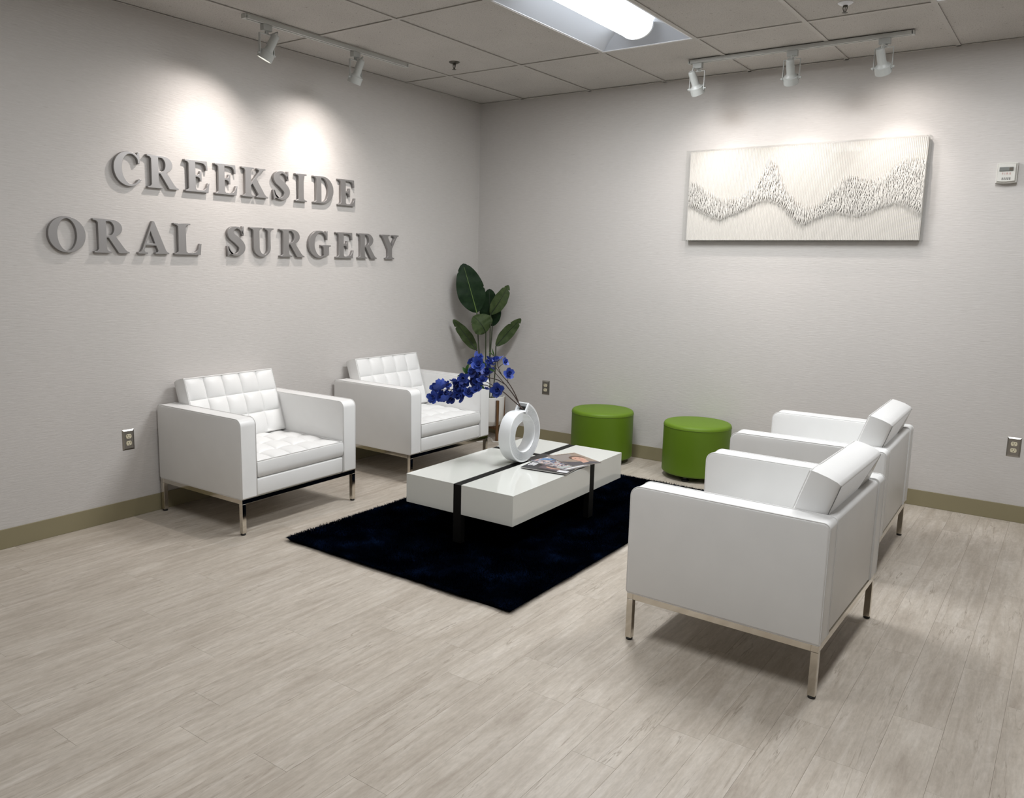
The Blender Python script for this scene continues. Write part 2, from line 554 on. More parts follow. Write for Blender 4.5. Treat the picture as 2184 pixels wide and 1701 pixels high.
# ------------------------------------------------------------------ recessed fluorescent troffers
def troffer(key):
    t = thing('ceiling_light', 'x', 'ceiling light')
    W2, L2 = 0.3048 - tb, 0.6096 - tb
    dp = 0.085
    fb = bmesh.new()
    for sx in (-1, 1):
        add_box(fb, min(sx * W2, sx * (W2 - .012)), max(sx * W2, sx * (W2 - .012)), -L2, L2, 0.002, 0.02)
    for sy in (-1, 1):
        add_box(fb, -W2 + .012, W2 - .012, min(sy * L2, sy * (L2 - .012)), max(sy * L2, sy * (L2 - .012)), 0.002, 0.02)
    bm_obj('frame', fb, M_whitepaint, t)
    a, b = W2 - .012, 0.105
    la, lb = L2 - .012, L2 - 0.13
    n = 8
    for s in (-1, 1):
        v, f = [], []
        for k in range(n + 1):
            q = k / n
            x = s * (a + (b - a) * q); z = 0.004 + dp * math.sin(q * PI / 2)
            yy = la + (lb - la) * q
            v += [(x, -yy, z), (x, yy, z)]
        for k in range(n):
            f.append((2 * k, 2 * k + 1, 2 * k + 3, 2 * k + 2))
        MB().add((v, f)).obj('reflector', M_reflector, t)
        v, f = [], []
        for k in range(n + 1):
            q = k / n
            y = s * (la + (lb - la) * q); z = 0.004 + dp * math.sin(q * PI / 2)
            xx = a + (b - a) * q
            v += [(-xx, y, z), (xx, y, z)]
        for k in range(n):
            f.append((2 * k, 2 * k + 1, 2 * k + 3, 2 * k + 2))
        MB().add((v, f)).obj('end_plate', M_reflector, t)
    # housing lid so the recess is closed
    bm_obj('housing', box_bm(-W2, W2, -L2, L2, 0.105, 0.125), M_whitepaint, t)
    ll = lb - 0.015
    v, f = [], []
    m = 14
    for k in range(m + 1):
        an = PI * k / m
        x = -0.100 * math.cos(an); z = 0.089 - 0.078 * math.sin(an) ** 0.8
        v += [(x, -ll, z), (x, ll, z)]
    for k in range(m):
        f.append((2 * k, 2 * k + 1, 2 * k + 3, 2 * k + 2))
    MB().add((v, f)).obj('lens', M_lens, t)
    for s in (-1, 1):
        v = [(-0.104 * math.cos(PI * k / m), s * ll, 0.092 - 0.085 * math.sin(PI * k / m) ** 0.8) for k in range(m + 1)]
        v += [(x, y + s * 0.014, z) for x, y, z in v]
        q = m + 1
        f = [tuple(range(q)), tuple(reversed(range(q, 2 * q)))] + [(k, k + 1, q + k + 1, q + k) for k in range(m)]
        MB().add((v, f)).obj('end_cap', M_whitepaint, t, smooth=False)
    ld = bpy.data.lights.new('tube_light', 'AREA'); ld.shape = 'RECTANGLE'; ld.size = 0.34; ld.size_y = 2 * ll + 0.06
    ld.energy = TROFFER_W[key]; ld.color = (0.97, 0.985, 1.0)
    lo = bpy.data.objects.new('tube_light', ld); link(lo, t); lo.location = (0, 0, 0.006)
    return t
labs = {(0, 0): 'lit fluorescent ceiling light nearest the corner, between the two track rails',
        (1, 0): 'lit fluorescent ceiling light cut off at the top right edge of the photo',
        (0, 1): 'lit fluorescent ceiling light above the foreground floor, nearer the lettered wall',
        (1, 1): 'lit fluorescent ceiling light above the foreground floor, nearer the camera'}
for b_, j in enumerate(troffer_rows):
    tro = None
    for a_, i in enumerate(troffer_cols):
        loc = ((gx[i] + gx[i + 1]) / 2, (gy[j] + gy[j + 1]) / 2, H)
        if tro is None:
            tro = troffer((a_, b_)); tro.location = loc; tro['label'] = labs[(a_, b_)]; tro['group'] = 'fluorescent ceiling lights'
        else:
            t2 = dup(tro, labs[(a_, b_)], loc)
            for c_ in t2.children:
                if c_.type == 'LIGHT':
                    c_.data = c_.data.copy(); c_.data.energy = TROFFER_W[(a_, b_)]

# ------------------------------------------------------------------ track lights
def track(name, x0, x1, y0, y1, label):
    t = thing(name, label, 'track', ((x0 + x1) / 2, (y0 + y1) / 2, H), 0, 'ceiling track rails')
    hx, hy = (x1 - x0) / 2, (y1 - y0) / 2
    bm = bmesh.new()
    if hx < hy:
        add_box(bm, -hx, hx, -hy, hy, -0.006, 0, bev=0.001)
        add_box(bm, -hx, -hx + 0.012, -hy, hy, -0.022, -0.006, bev=0.001)
        add_box(bm, hx - 0.012, hx, -hy, hy, -0.022, -0.006, bev=0.001)
    else:
        add_box(bm, -hx, hx, -hy, hy, -0.006, 0, bev=0.001)
        add_box(bm, -hx, hx, -hy, -hy + 0.012, -0.022, -0.006, bev=0.001)
        add_box(bm, -hx, hx, hy - 0.012, hy, -0.022, -0.006, bev=0.001)
    bm_obj('rail', bm, M_trackpaint, t)
    for s in (-1, 1):
        if hx < hy:
            bm_obj('end_cap', box_bm(-hx, hx, s * hy - 0.008, s * hy + 0.008, -0.024, 0, bev=0.002), M_trackpaint, t)
        else:
            bm_obj('end_cap', box_bm(s * hx - 0.008, s * hx + 0.008, -hy, hy, -0.024, 0, bev=0.002), M_trackpaint, t)
    return t
track('track_rail', 0.395, 0.430, -2.69, -1.39, 'grey ceiling track rail with two lamp heads along the lettered wall')
track('track_rail', 2.03, 3.31, -0.508, -0.473, 'grey ceiling track rail with three lamp heads facing the framed wave artwork')

def track_head(px, py, along, target, label):
    """along: 'x' or 'y' = direction of the rail"""
    zt = H - 0.022
    t = thing('track_spotlight', label, 'spotlight', (px, py, zt), 0 if along == 'x' else PI / 2, 'track spotlights')
    # local frame: rail along local x
    bm_obj('adapter', box_bm(-0.03, 0.03, -0.017, 0.017, -0.034, 0.0, bev=0.003), M_headpaint, t)
    pz = -0.155
    hw = 0.046
    yb = bmesh.new()
    add_box(yb, -hw - .003, hw + .003, -0.008, 0.008, -0.052, -0.049)
    add_box(yb, -hw - .003, -hw, -0.008, 0.008, pz - 0.012, -0.052)
    add_box(yb, hw, hw + .003, -0.008, 0.008, pz - 0.012, -0.052)
    add_box(yb, -0.006, 0.006, -0.006, 0.006, -0.050, -0.034)
    bm_obj('yoke', yb, M_headpaint, t)
    # direction in local frame
    ang = 0 if along == 'x' else -PI / 2
    d = Vector(target) - Vector((px, py, zt + pz))
    d = Matrix.Rotation(ang, 3, 'Z') @ d
    d.normalize()
    rot = (-Vector((0, 0, 1))).rotation_difference(d).to_matrix().to_4x4()
    Mx = Matrix.Translation((0, 0, pz)) @ rot
    prof = [(0.017, 0.116), (0.021, 0.112), (0.023, 0.10), (0.0235, 0.03), (0.026, 0.022), (0.036, 0.012), (0.040, 0.006)]
    h = lathe_obj('housing', list(reversed(prof)), M_headpaint, t, 28); h.matrix_local = Mx
    prof = [(0.036, 0.012), (0.043, 0.010), (0.0435, -0.032), (0.039, -0.032), (0.036, -0.004)]
    h = lathe_obj('bezel', list(reversed(prof)), M_headpaint, t, 28, cap=False); h.matrix_local = Mx
    h = lathe_obj('lamp', [(0.004, 0.004), (0.030, 0.003), (0.034, 0.006)], M_lamp, t, 24); h.matrix_local = Mx
    for s in (-1, 1):
        k = tube_obj('pivot_knob', [(s * (hw - 0.004), 0, pz), (s * (hw + 0.014), 0, pz)], 0.006, M_headpaint, t, 8)
    p_end = Mx @ Vector((0.006, 0, 0.112))
    pts = [Vector((0.008, 0, -0.034)), Vector((0.022, 0.0, -0.050)), p_end + Vector((0.006, 0, 0.022)), p_end]
    tube_obj('wire', smooth_path(pts, 5), 0.0035, M_headpaint, t, 6)
    ld = bpy.data.lights.new('spot_light', 'SPOT')
    ld.energy = SPOT_W[along]; ld.color = (1.0, 0.92, 0.87)
    ld.spot_size = math.radians(SPOT_DEG[along]); ld.spot_blend = 1.0; ld.shadow_soft_size = 0.02
    lo = bpy.data.objects.new('spot_light', ld); link(lo, t)
    lo.matrix_local = Mx @ Matrix.Translation((0, 0, -0.036))
    # the reflector lamp's wide spill around its core beam
    l2 = ld.copy(); l2.name = 'spill_light'; l2.energy = SPILL_W[along]; l2.spot_size = math.radians(SPILL_DEG)
    lo = bpy.data.objects.new('spill_light', l2); link(lo, t)
    lo.matrix_local = Mx @ Matrix.Translation((0, 0, -0.036))
    return t
track_head(0.413, -2.545, 'y', (0, -2.86, 1.60), 'white track spotlight left of its pair, lighting the wall above the letters CREEK')
track_head(0.413, -1.860, 'y', (0, -1.93, 1.64), 'white track spotlight right of its pair, lighting the wall above the letters SIDE')
track_head(2.085, -0.49, 'x', (2.19, 0, 1.88), 'white track spotlight at the left end of the rail facing the artwork')
track_head(2.670, -0.49, 'x', (2.62, 0, 1.92), 'white track spotlight in the middle of the rail facing the artwork')
track_head(3.170, -0.49, 'x', (3.22, 0, 2.00), 'white track spotlight at the right end of the rail facing the artwork')

# ------------------------------------------------------------------ sprinklers
def sprinkler(x, y, label, esc):
    t = thing('fire_sprinkler', label, 'sprinkler', (x, y, H + 0.0045), 0, 'ceiling sprinklers')
    lathe_obj('escutcheon', [(0.010, -0.012), (0.020, -0.011), (0.030, -0.006), (0.036, -0.001), (0.036, 0.0)], esc, t, 28)
    bm = bmesh.new()
    MBx = MB()
    MBx.add(lathe_data([(0.008, -0.020), (0.009, -0.010)], 12))
    for s in (-1, 1):
        MBx.add(tube_data([(s * 0.009, 0, -0.012), (s * 0.010, 0, -0.026), (s * 0.003, 0, -0.046)], 0.0022, 6))
    MBx.add(tube_data([(0, 0, -0.018), (0, 0, -0.046)], 0.002, 6))
    MBx.obj('frame_arm', M_bronze, t)
    bm.free()
    lathe_obj('deflector', [(0.004, -0.049), (0.013, -0.048), (0.014, -0.0465), (0.004, -0.046)], M_bronze, t, 20)
    return t
sprinkler(0.705, -1.241, 'small bronze sprinkler on the ceiling tile near the lettered wall track', M_bronze)
sprinkler(3.110, -1.160, 'small sprinkler with pale ring at the top edge above the artwork track', M_whitepaint)

# ------------------------------------------------------------------ wall letters
def arc(cx, cy, rx, ry, a0, a1, n=18):
    return [(cx + rx * math.cos(math.radians(a0 + (a1 - a0) * k / n)), cy + ry * math.sin(math.radians(a0 + (a1 - a0) * k / n))) for k in range(n + 1)]
STEM_L = [(0, 1000), (0, 955), (90, 940), (135, 890), (135, 110), (90, 60), (0, 45), (0, 0)]
G = {}
G['I'] = [[[(0, 0), (540, 0), (540, 45), (440, 60), (390, 110), (390, 890), (440, 940), (540, 955), (540, 1000), (0, 1000), (0, 955), (100, 940), (150, 890), (150, 110), (100, 60), (0, 45)]]]
G['E'] = [[[(0, 0), (850, 0), (895, 310), (845, 310), (790, 170), (710, 90), (600, 65), (430, 65), (385, 110), (385, 480), (470, 478), (535, 440), (560, 350), (610, 350), (610, 670), (560, 670), (535, 585), (470, 545), (385, 543), (385, 935), (590, 935), (700, 912), (760, 845), (790, 715), (840, 715), (825, 1000)] + STEM_L]]
G['L'] = [[[(0, 0), (890, 0), (930, 370), (880, 370), (820, 190), (730, 95), (600, 65), (450, 65), (395, 110), (395, 890), (440, 940), (560, 955), (560, 1000)] + STEM_L]]
cout = arc(490, 500, 490, 515, 52, 322, 44)
cin = arc(560, 500, 300, 445, 318, 45, 36)
G['C'] = [[[(850, 1012), (800, 1012), (765, 945)] + cout + [(890, 200), (850, 225)] + cin + [(800, 675), (850, 675)]]]
gout = arc(490, 500, 490, 515, 52, 300, 40)
gin = arc(560, 500, 300, 445, 292, 45, 36)
G['G'] = [[[(850, 1012), (800, 1012), (765, 945)] + gout + [(870, 90), (900, 110), (900, 380), (930, 420), (1000, 435), (1000, 480), (560, 480), (560, 435), (640, 420), (665, 370), (665, 90)] + gin + [(800, 675), (850, 675)]]]
G['O'] = [[arc(515, 500, 515, 515, 0, 360, 60)[:-1], arc(515, 500, 265, 455, 360, 0, 60)[:-1]]]
G['D'] = [[[(0, 0), (470, 0)] + arc(480, 500, 520, 500, -88, 88, 36) + [(470, 1000)] + STEM_L,
           [(385, 65), (385, 935)] + arc(450, 500, 280, 435, 88, -88, 36)]]
G['R'] = [[[(0, 0), (520, 0), (520, 45), (430, 60), (385, 110), (385, 455), (440, 455), (740, 0), (1070, 0), (1070, 45), (1000, 65), (930, 130), (665, 490)] + arc(530, 740, 340, 260, -62, 88, 20) + [(520, 1000)] + STEM_L,
           [(385, 520), (385, 935), (470, 935)] + arc(470, 728, 150, 207, 88, -88, 20)]]
G['K'] = [[[(0, 0), (520, 0), (520, 45), (430, 60), (385, 110), (385, 400), (440, 460), (690, 120), (675, 65), (600, 45), (600, 0), (1120, 0), (1120, 45), (1050, 60), (970, 130), (625, 630), (840, 870), (920, 930), (1030, 955), (1030, 1000), (650, 1000), (650, 955), (730, 940), (735, 885), (385, 485), (385, 890), (430, 940), (520, 955), (520, 1000)] + STEM_L]]
def s_glyph():
    c = [(615, 720), (575, 840), (480, 935), (370, 962), (235, 905), (170, 790), (215, 660), (345, 560), (470, 455), (560, 340), (560, 210), (475, 90), (340, 38), (200, 75), (110, 190), (75, 320)]
    hw = [14, 24, 34, 42, 78, 112, 122, 126, 130, 122, 108, 78, 44, 34, 24, 14]
    P = smooth_path([(x, y, 0) for x, y in c], 5)
    W = smooth_path([(x, 0, 0) for x in hw], 5)
    L_, R_ = [], []
    for i, p in enumerate(P):
        t = P[min(i + 1, len(P) - 1)] - P[max(i - 1, 0)]
        t.normalize()
        nx, ny = -t.y, t.x
        L_.append((p.x + nx * W[i].x, p.y + ny * W[i].x)); R_.append((p.x - nx * W[i].x, p.y - ny * W[i].x))
    return [[L_ + R_[::-1]], [[(590, 680), (640, 680), (640, 1015), (600, 1015), (572, 940), (560, 860)]], [[(50, -15), (88, -15), (108, 38), (250, 45), (230, 110), (150, 200), (100, 330), (50, 330)]]]
G['S'] = s_glyph()
G['U'] = [[[(0, 1000), (500, 1000), (500, 955), (430, 940), (385, 890), (385, 310)] + arc(565, 310, 180, 235, 180, 360, 20) + [(745, 870), (715, 925), (620, 955), (620, 1000), (1000, 1000), (1000, 955), (890, 925), (855, 870)] + arc(495, 310, 360, 325, 0, -180, 28) + [(135, 890), (90, 940), (0, 955)]]]
G['A'] = [[[(0, 0), (330, 0), (330, 45), (240, 60), (210, 120), (265, 260), (625, 260), (690, 110), (680, 60), (590, 45), (590, 0), (1080, 0), (1080, 45), (1010, 70), (965, 130), (585, 1015), (525, 1015), (150, 140), (90, 65), (0, 45)],
           [(293, 325), (445, 705), (598, 325)]]]
G['Y'] = [[[(280, 0), (800, 0), (800, 45), (710, 60), (665, 110), (665, 420), (935, 860), (990, 930), (1080, 955), (1080, 1000), (690, 1000), (690, 955), (790, 935), (810, 870), (625, 545), (430, 880), (440, 940), (520, 955), (520, 1000), (0, 1000), (0, 955), (70, 930), (130, 870), (415, 400), (415, 110), (370, 60), (280, 45)]]]

def glyph_mesh(ch, wid, hgt, depth):
    shapes = G[ch]
    xs = [x for s in shapes for c in s for x, _ in c]
    x0, x1 = min(xs), max(xs)
    out = bmesh.new()
    for s in shapes:
        cu = bpy.data.curves.new('glyph', 'CURVE')
        cu.dimensions = '2D'; cu.fill_mode = 'BOTH'
        cu.extrude = depth / 2 - 0.0012; cu.bevel_depth = 0.0012; cu.bevel_resolution = 1; cu.offset = -0.0012
        for c in s:
            sp = cu.splines.new('POLY'); sp.points.add(len(c) - 1); sp.use_cyclic_u = True
            for p, (x, y) in zip(sp.points, c):
                p.co = ((x - x0) / (x1 - x0) * wid, y / 1000 * hgt, 0, 1)
        ob = bpy.data.objects.new('glyph', cu)
        C.objects.link(ob)
        dg = bpy.context.evaluated_depsgraph_get()
        me = bpy.data.meshes.new_from_object(ob.evaluated_get(dg))
        out.from_mesh(me)
        bpy.data.objects.remove(ob); bpy.data.curves.remove(cu); bpy.data.meshes.remove(me)
    # letter x -> world +y, letter y -> world z, letter z -> world +x
    bmesh.ops.transform(out, matrix=Matrix(((0, 0, 1, 0), (1, 0, 0, 0), (0, 1, 0, 0), (0, 0, 0, 1))), verts=out.verts)
    return out
ROW1 = [('C', -3.25, -3.093), ('R', -3.057, -2.868), ('E', -2.825, -2.665), ('E', -2.626, -2.469), ('K', -2.434, -2.24), ('S', -2.195, -2.064), ('I', -2.015, -1.922), ('D', -1.863, -1.685), ('E', -1.64, -1.477)]
ROW2 = [('O', -3.611, -3.42), ('R', -3.377, -3.182), ('A', -3.131, -2.944), ('L', -2.908, -2.732), ('S', -2.551, -2.422), ('U', -2.384, -2.201), ('R', -2.152, -1.95), ('G', -1.912, -1.713), ('E', -1.664, -1.498), ('R', -1.454, -1.264), ('Y', -1.217, -1.028)]
ordn = {('C', 0): 'first letter', }
WORDS = [('CREEKSIDE', ROW1, 1.834), ('ORAL SURGERY', ROW2, 1.474)]
desc1 = ['silver wall letter C, first of the word CREEKSIDE', 'silver wall letter R, second of the word CREEKSIDE',
         'silver wall letter E, first E of CREEKSIDE, between R and E', 'silver wall letter E, second E of CREEKSIDE, just before K',
         'silver wall letter K in the middle of the word CREEKSIDE', 'silver wall letter S in CREEKSIDE, between K and I',
         'silver wall letter I in CREEKSIDE, between S and D', 'silver wall letter D in CREEKSIDE, between I and E',
         'silver wall letter E, the last letter of CREEKSIDE']
desc2 = ['silver wall letter O, first of the word ORAL', 'silver wall letter R in ORAL, between O and A', 'silver wall letter A in the word ORAL',
         'silver wall letter L, last of the word ORAL', 'silver wall letter S, first of the word SURGERY', 'silver wall letter U in SURGERY, between S and R',
         'silver wall letter R, first R of SURGERY, between U and G', 'silver wall letter G in the middle of SURGERY', 'silver wall letter E in SURGERY, between G and R',
         'silver wall letter R, second R of SURGERY, just before Y', 'silver wall letter Y, the last letter of SURGERY']
for (word, row, zb_), descs in zip(WORDS, (desc1, desc2)):
    for (ch, ya, yb), lab in zip(row, descs):
        bm = glyph_mesh(ch, yb - ya, 0.177, 0.022)
        o = bm_obj('wall_letter', bm, M_letter)
        o.location = (0.011, ya, zb_)
        tag(o, lab, 'letter', 'dimensional letters of the wall sign')

# ------------------------------------------------------------------ outlets
def outlet(loc, rotz, label):
    """local: faces -y, wall plane at y=0"""
    t = thing('wall_outlet', label, 'outlet', loc, rotz, 'duplex wall outlets')
    bm = bmesh.new()
    hw, hh = 0.0355, 0.0585
    v0 = [bm.verts.new((sx * hw, 0, sz * hh)) for sx, sz in ((-1, -1), (1, -1), (1, 1), (-1, 1))]
    v1 = [bm.verts.new((sx * (hw - .001), -0.0015, sz * (hh - .001))) for sx, sz in ((-1, -1), (1, -1), (1, 1), (-1, 1))]
    v2 = [bm.verts.new((sx * (hw - .009), -0.0058, sz * (hh - .009))) for sx, sz in ((-1, -1), (1, -1), (1, 1), (-1, 1))]
    for a, b in ((v0, v1), (v1, v2)):
        for i in range(4):
            j = (i + 1) % 4
            bm.faces.new((a[i], a[j], b[j], b[i]))
    bm.faces.new(v2)
    bm_obj('cover_plate', bm, M_steelplate, t)
    for sz in (1, -1):
        bm = bmesh.new()
        c = sz * 0.0195
        pts = []
        for k in range(24):
            a = 2 * PI * k / 24
            pts.append((0.0168 * math.cos(a), max(-0.0125, min(0.0125, 0.0168 * math.sin(a)))))
        va = [bm.verts.new((x, -0.005, c + z)) for x, z in pts]
        vb = [bm.verts.new((x * .96, -0.0085, c + z * .96)) for x, z in pts]
        for i in range(24):
            j = (i + 1) % 24
            bm.faces.new((va[i], va[j], vb[j], vb[i]))
        bm.faces.new(vb)
        r = bm_obj('receptacle', bm, M_ivory, t)
        for sx, w_ in ((-1, 0.0013), (1, 0.0010)):
            bm_obj('slot', box_bm(sx * 0.0063 - w_, sx * 0.0063 + w_, -0.0089, -0.0080, c + 0.0005, c + 0.0085), M_dark, r)
        bm_obj('slot', box_bm(-0.0024, 0.0024, -0.0089, -0.0080, c - 0.0085, c - 0.0040, bev=0.0004, seg=1), M_dark, r)
    lathe = tube_obj('screw', [(0, -0.0055, 0), (0, -0.0072, 0)], 0.0028, M_steelplate, t, 10)
    return t
outlet((0, -3.2315, 0.4465), PI / 2, 'steel wall outlet on the lettered wall, left of the front left armchair')
outlet((0.7225, 0, 0.4545), 0, 'steel wall outlet on the back wall, between the potted plant and stools')
outlet((3.976, 0, 0.449), 0, 'steel wall outlet on the back wall, right of the right-hand armchairs')

# ------------------------------------------------------------------ fire alarm
def fire_alarm():
    t = thing('fire_alarm', 'small white wall alarm marked FIRE, right of the framed artwork', 'alarm', (3.783, 0, 2.027))
    hw, hh = 0.052, 0.055
    def outline(hw, hh, bulge, n=10):
        pts = []
        for k in range(n + 1):
            x = -hw + 2 * hw * k / n
            pts.append((x, -hh - bulge * (1 - (x / hw) ** 2)))
        for k in range(n + 1):
            x = hw - 2 * hw * k / n
            pts.append((x, hh + bulge * (1 - (x / hw) ** 2)))
        return pts
    def slab(bm, o1, y1, o2, y2):
        a = [bm.verts.new((x, y1, z)) for x, z in o1]; b = [bm.verts.new((x, y2, z)) for x, z in o2]
        n = len(a)
        for i in range(n):
            j = (i + 1) % n
            bm.faces.new((a[i], a[j], b[j], b[i]))
        bm.faces.new(b); bm.faces.new(a[::-1])
    bm = bmesh.new(); slab(bm, outline(hw, hh, 0.004), 0, outline(hw - .001, hh - .001, 0.004), -0.033)
    bm_obj('back_box', bm, M_alarm, t)
    bm = bmesh.new(); slab(bm, outline(hw - .004, hh - .004, 0.004), -0.033, outline(hw - .010, hh - .009, 0.003), -0.047)
    bm_obj('cover', bm, M_alarm, t)
    bm_obj('strobe_lens', box_bm(-0.036, 0.032, -0.0535, -0.046, 0.008, 0.030, bev=0.002), M_alarm_lens, t)
    bm_obj('strobe_reflector', box_bm(0.012, 0.030, -0.0555, -0.053, 0.011, 0.027, bev=0.001), M_chrome, t)
    for k in range(5):
        x = -0.018 + k * 0.0092
        bm_obj('vent_slot', box_bm(x - 0.0020, x + 0.0020, -0.0478, -0.0465, -0.041, -0.027), M_dark, t)
    cu = bpy.data.curves.new('fire_text', 'FONT'); cu.body = 'FIRE'; cu.size = 0.0175; cu.align_x = 'CENTER'; cu.extrude = 0.0003
    cu.space_character = 1.5
    ob = bpy.data.objects.new('fire_text', cu); C.objects.link(ob)
    me = bpy.data.meshes.new_from_object(ob.evaluated_get(bpy.context.evaluated_depsgraph_get()))
    bpy.data.objects.remove(ob); bpy.data.curves.remove(cu)
    me.materials.clear()
    o = mesh_obj('lettering', me, M_red, t)
    o.rotation_euler = (PI / 2, 0, 0); o.location = (0, -0.0474, -0.012)
    return t
fire_alarm()

# ------------------------------------------------------------------ framed wave artwork
def artwork():
    ax0, ax1, az0, az1 = 1.885, 3.372, 1.648, 2.254
    t = thing('wall_art', 'cream ribbed relief with a fringed wave in a clear acrylic box on the wall', 'artwork', ((ax0 + ax1) / 2, 0, (az0 + az1) / 2))
    ox, oz = t.location.x, t.location.z
    X0, X1, Z0, Z1 = ax0 - ox, ax1 - ox, az0 - oz, az1 - oz
    yf = -0.052
    bm_obj('panel', box_bm(X0, X1, yf + 0.003, -0.016, Z0, Z1, bev=0.001), M_art, t)
    # vertical ribs, one corrugated sheet
    nr = 148
    v, f = [], []
    cols = nr * 4 + 1
    for i in range(cols):
        x = X0 + 0.002 + (X1 - X0 - 0.004) * i / (cols - 1)
        ph = (i % 4)
        y = yf + (0.0045, 0.0008, -0.0022, 0.0008)[ph]
        v += [(x, y, Z0 + 0.001), (x, y, Z1 - 0.001)]
    for i in range(cols - 1):
        f.append((2 * i, 2 * i + 2, 2 * i + 3, 2 * i + 1))
    r = MB().add((v, f)).obj('rib', M_art, t, smooth=False); r['kind'] = 'stuff'
    UP = [[1.885, 2.038], [1.966, 2.003], [2.047, 1.946], [2.135, 1.903], [2.228, 1.905], [2.315, 1.955], [2.373, 2.023], [2.411, 2.116], [2.439, 2.153], [2.48, 2.121], [2.522, 2.026], [2.562, 1.947], [2.619, 1.877], [2.689, 1.837], [2.754, 1.853], [2.815, 1.906], [2.874, 1.978], [2.917, 2.03], [2.964, 2.032], [3.021, 2.001], [3.083, 1.986], [3.148, 2.024], [3.202, 2.084], [3.243, 2.113], [3.294, 2.111], [3.372, 2.111]]
    LO = [[1.885, 1.895], [1.965, 1.857], [2.036, 1.82], [2.123, 1.791], [2.197, 1.817], [2.286, 1.855], [2.373, 1.897], [2.443, 1.912], [2.506, 1.893], [2.57, 1.844], [2.626, 1.779], [2.671, 1.749], [2.736, 1.773], [2.807, 1.81], [2.886, 1.825], [2.943, 1.812], [3.015, 1.798], [3.082, 1.825], [3.162, 1.86], [3.221, 1.874], [3.281, 1.857], [3.372, 1.80]]
    rr = random.Random(11)
    v, f = [], []
    nc = 290
    for i in range(nc):
        x = ax0 + 0.004 + (ax1 - ax0 - 0.008) * (i + 0.5) / nc
        zu = np.interp(x, [p[0] for p in UP], [p[1] for p in UP])
        zl = np.interp(x, [p[0] for p in LO], [p[1] for p in LO])
        n = max(2, int(round((zu - zl) / 0.034)))
        for k in range(n):
            # every other column is staggered by half a row
            z0 = zl + (zu - zl) * (k + (0.5 if i % 2 else 0.0)) / n - 0.012 + rr.uniform(-0.006, 0.006)
            ln = rr.uniform(0.048, 0.062)
            flow = math.sin(x * 23.0 + z0 * 17.0) * 0.4 + math.sin(x * 51.0 - z0 * 60.0) * 0.35
            bend = 0.007 + 0.006 * flow + rr.uniform(-0.003, 0.003)
            out = rr.uniform(0.010, 0.018)
            o0 = len(v)
            m = 5
            for q in range(m + 1):
                s_ = q / m
                z = z0 + ln * s_ - oz
                prof = math.sin(PI * (0.08 + 0.80 * s_)) ** 0.7
                wd = 0.0031 * (1 - 0.75 * s_ ** 2)
                cx = min(x - ox + bend * (math.sin(s_ * PI * 1.15 - 0.5) + 0.5), X1 - 0.004)
                v.append((cx - wd * 0.2, yf - 0.001 - out * 0.15 * s_, z))
                v.append((cx - wd * 0.8, yf - out * prof, z + 0.004))
                v.append((cx + wd, yf - out * prof * 0.92, z + 0.004))
            for q in range(m):
                a = o0 + 3 * q
                f.append((a, a + 1, a + 4, a + 3)); f.append((a + 1, a + 2, a + 5, a + 4))
        # strands hanging below the wave
        z1_, ln = zl - oz + 0.004, rr.uniform(0.018, 0.050)
        o0 = len(v); xx = x - ox
        dx = rr.uniform(-0.002, 0.002)
        for q in range(4):
            s_ = q / 3
            v.append((xx - 0.0014 * (1 - 0.6 * s_) + dx * s_, yf - 0.010 * (1 - s_) - 0.002, z1_ - ln * s_))
            v.append((xx + 0.0014 * (1 - 0.6 * s_) + dx * s_, yf - 0.011 * (1 - s_) - 0.002, z1_ - ln * s_))
        for q in range(3):
            a = o0 + 2 * q
            f.append((a, a + 1, a + 3, a + 2))
    fr = MB().add((v, f)).obj('fringe', M_art, t); fr['kind'] = 'stuff'
    # clear box: front pane and four side panes
    b0, b1, c0, c1 = X0 - 0.014, X1 + 0.014, Z0 - 0.006, Z1 + 0.006
    yb = -0.088
    th = 0.003
    bm_obj('acrylic_pane', box_bm(b0, b1, yb - th, yb, c0, c1), M_acryl, t)
    bm_obj('acrylic_pane', box_bm(b0, b0 + th, yb, 0, c0, c1), M_acryl, t)
    bm_obj('acrylic_pane', box_bm(b1 - th, b1, yb, 0, c0, c1), M_acryl, t)
    bm_obj('acrylic_pane', box_bm(b0 + th, b1 - th, yb, 0, c0, c0 + th), M_acryl, t)
    bm_obj('acrylic_pane', box_bm(b0 + th, b1 - th, yb, 0, c1 - th, c1), M_acryl, t)
    bm = bmesh.new()
    add_box(bm, X0 + 0.2, X0 + 0.24, -0.016, 0, Z0 + 0.1, Z1 - 0.1)
    add_box(bm, X1 - 0.24, X1 - 0.2, -0.016, 0, Z0 + 0.1, Z1 - 0.1)
    bm_obj('mounting_cleat', bm, M_wood, t)
artwork()

# ------------------------------------------------------------------ armchairs
CW, CD, ZB, ZT, ARM = 0.8567, 0.729, 0.197, 0.627, 0.1047
def cell_samples(a, b, n):
    s = [0, .025, .07, .15, .28, .42, .58, .72, .85, .93, .975]
    out, par = [], []
    for k in range(n):
        for q in s:
            out.append(a + (b - a) * (k + q) / n); par.append(q)
    out.append(b); par.append(1.0)
    return out, par

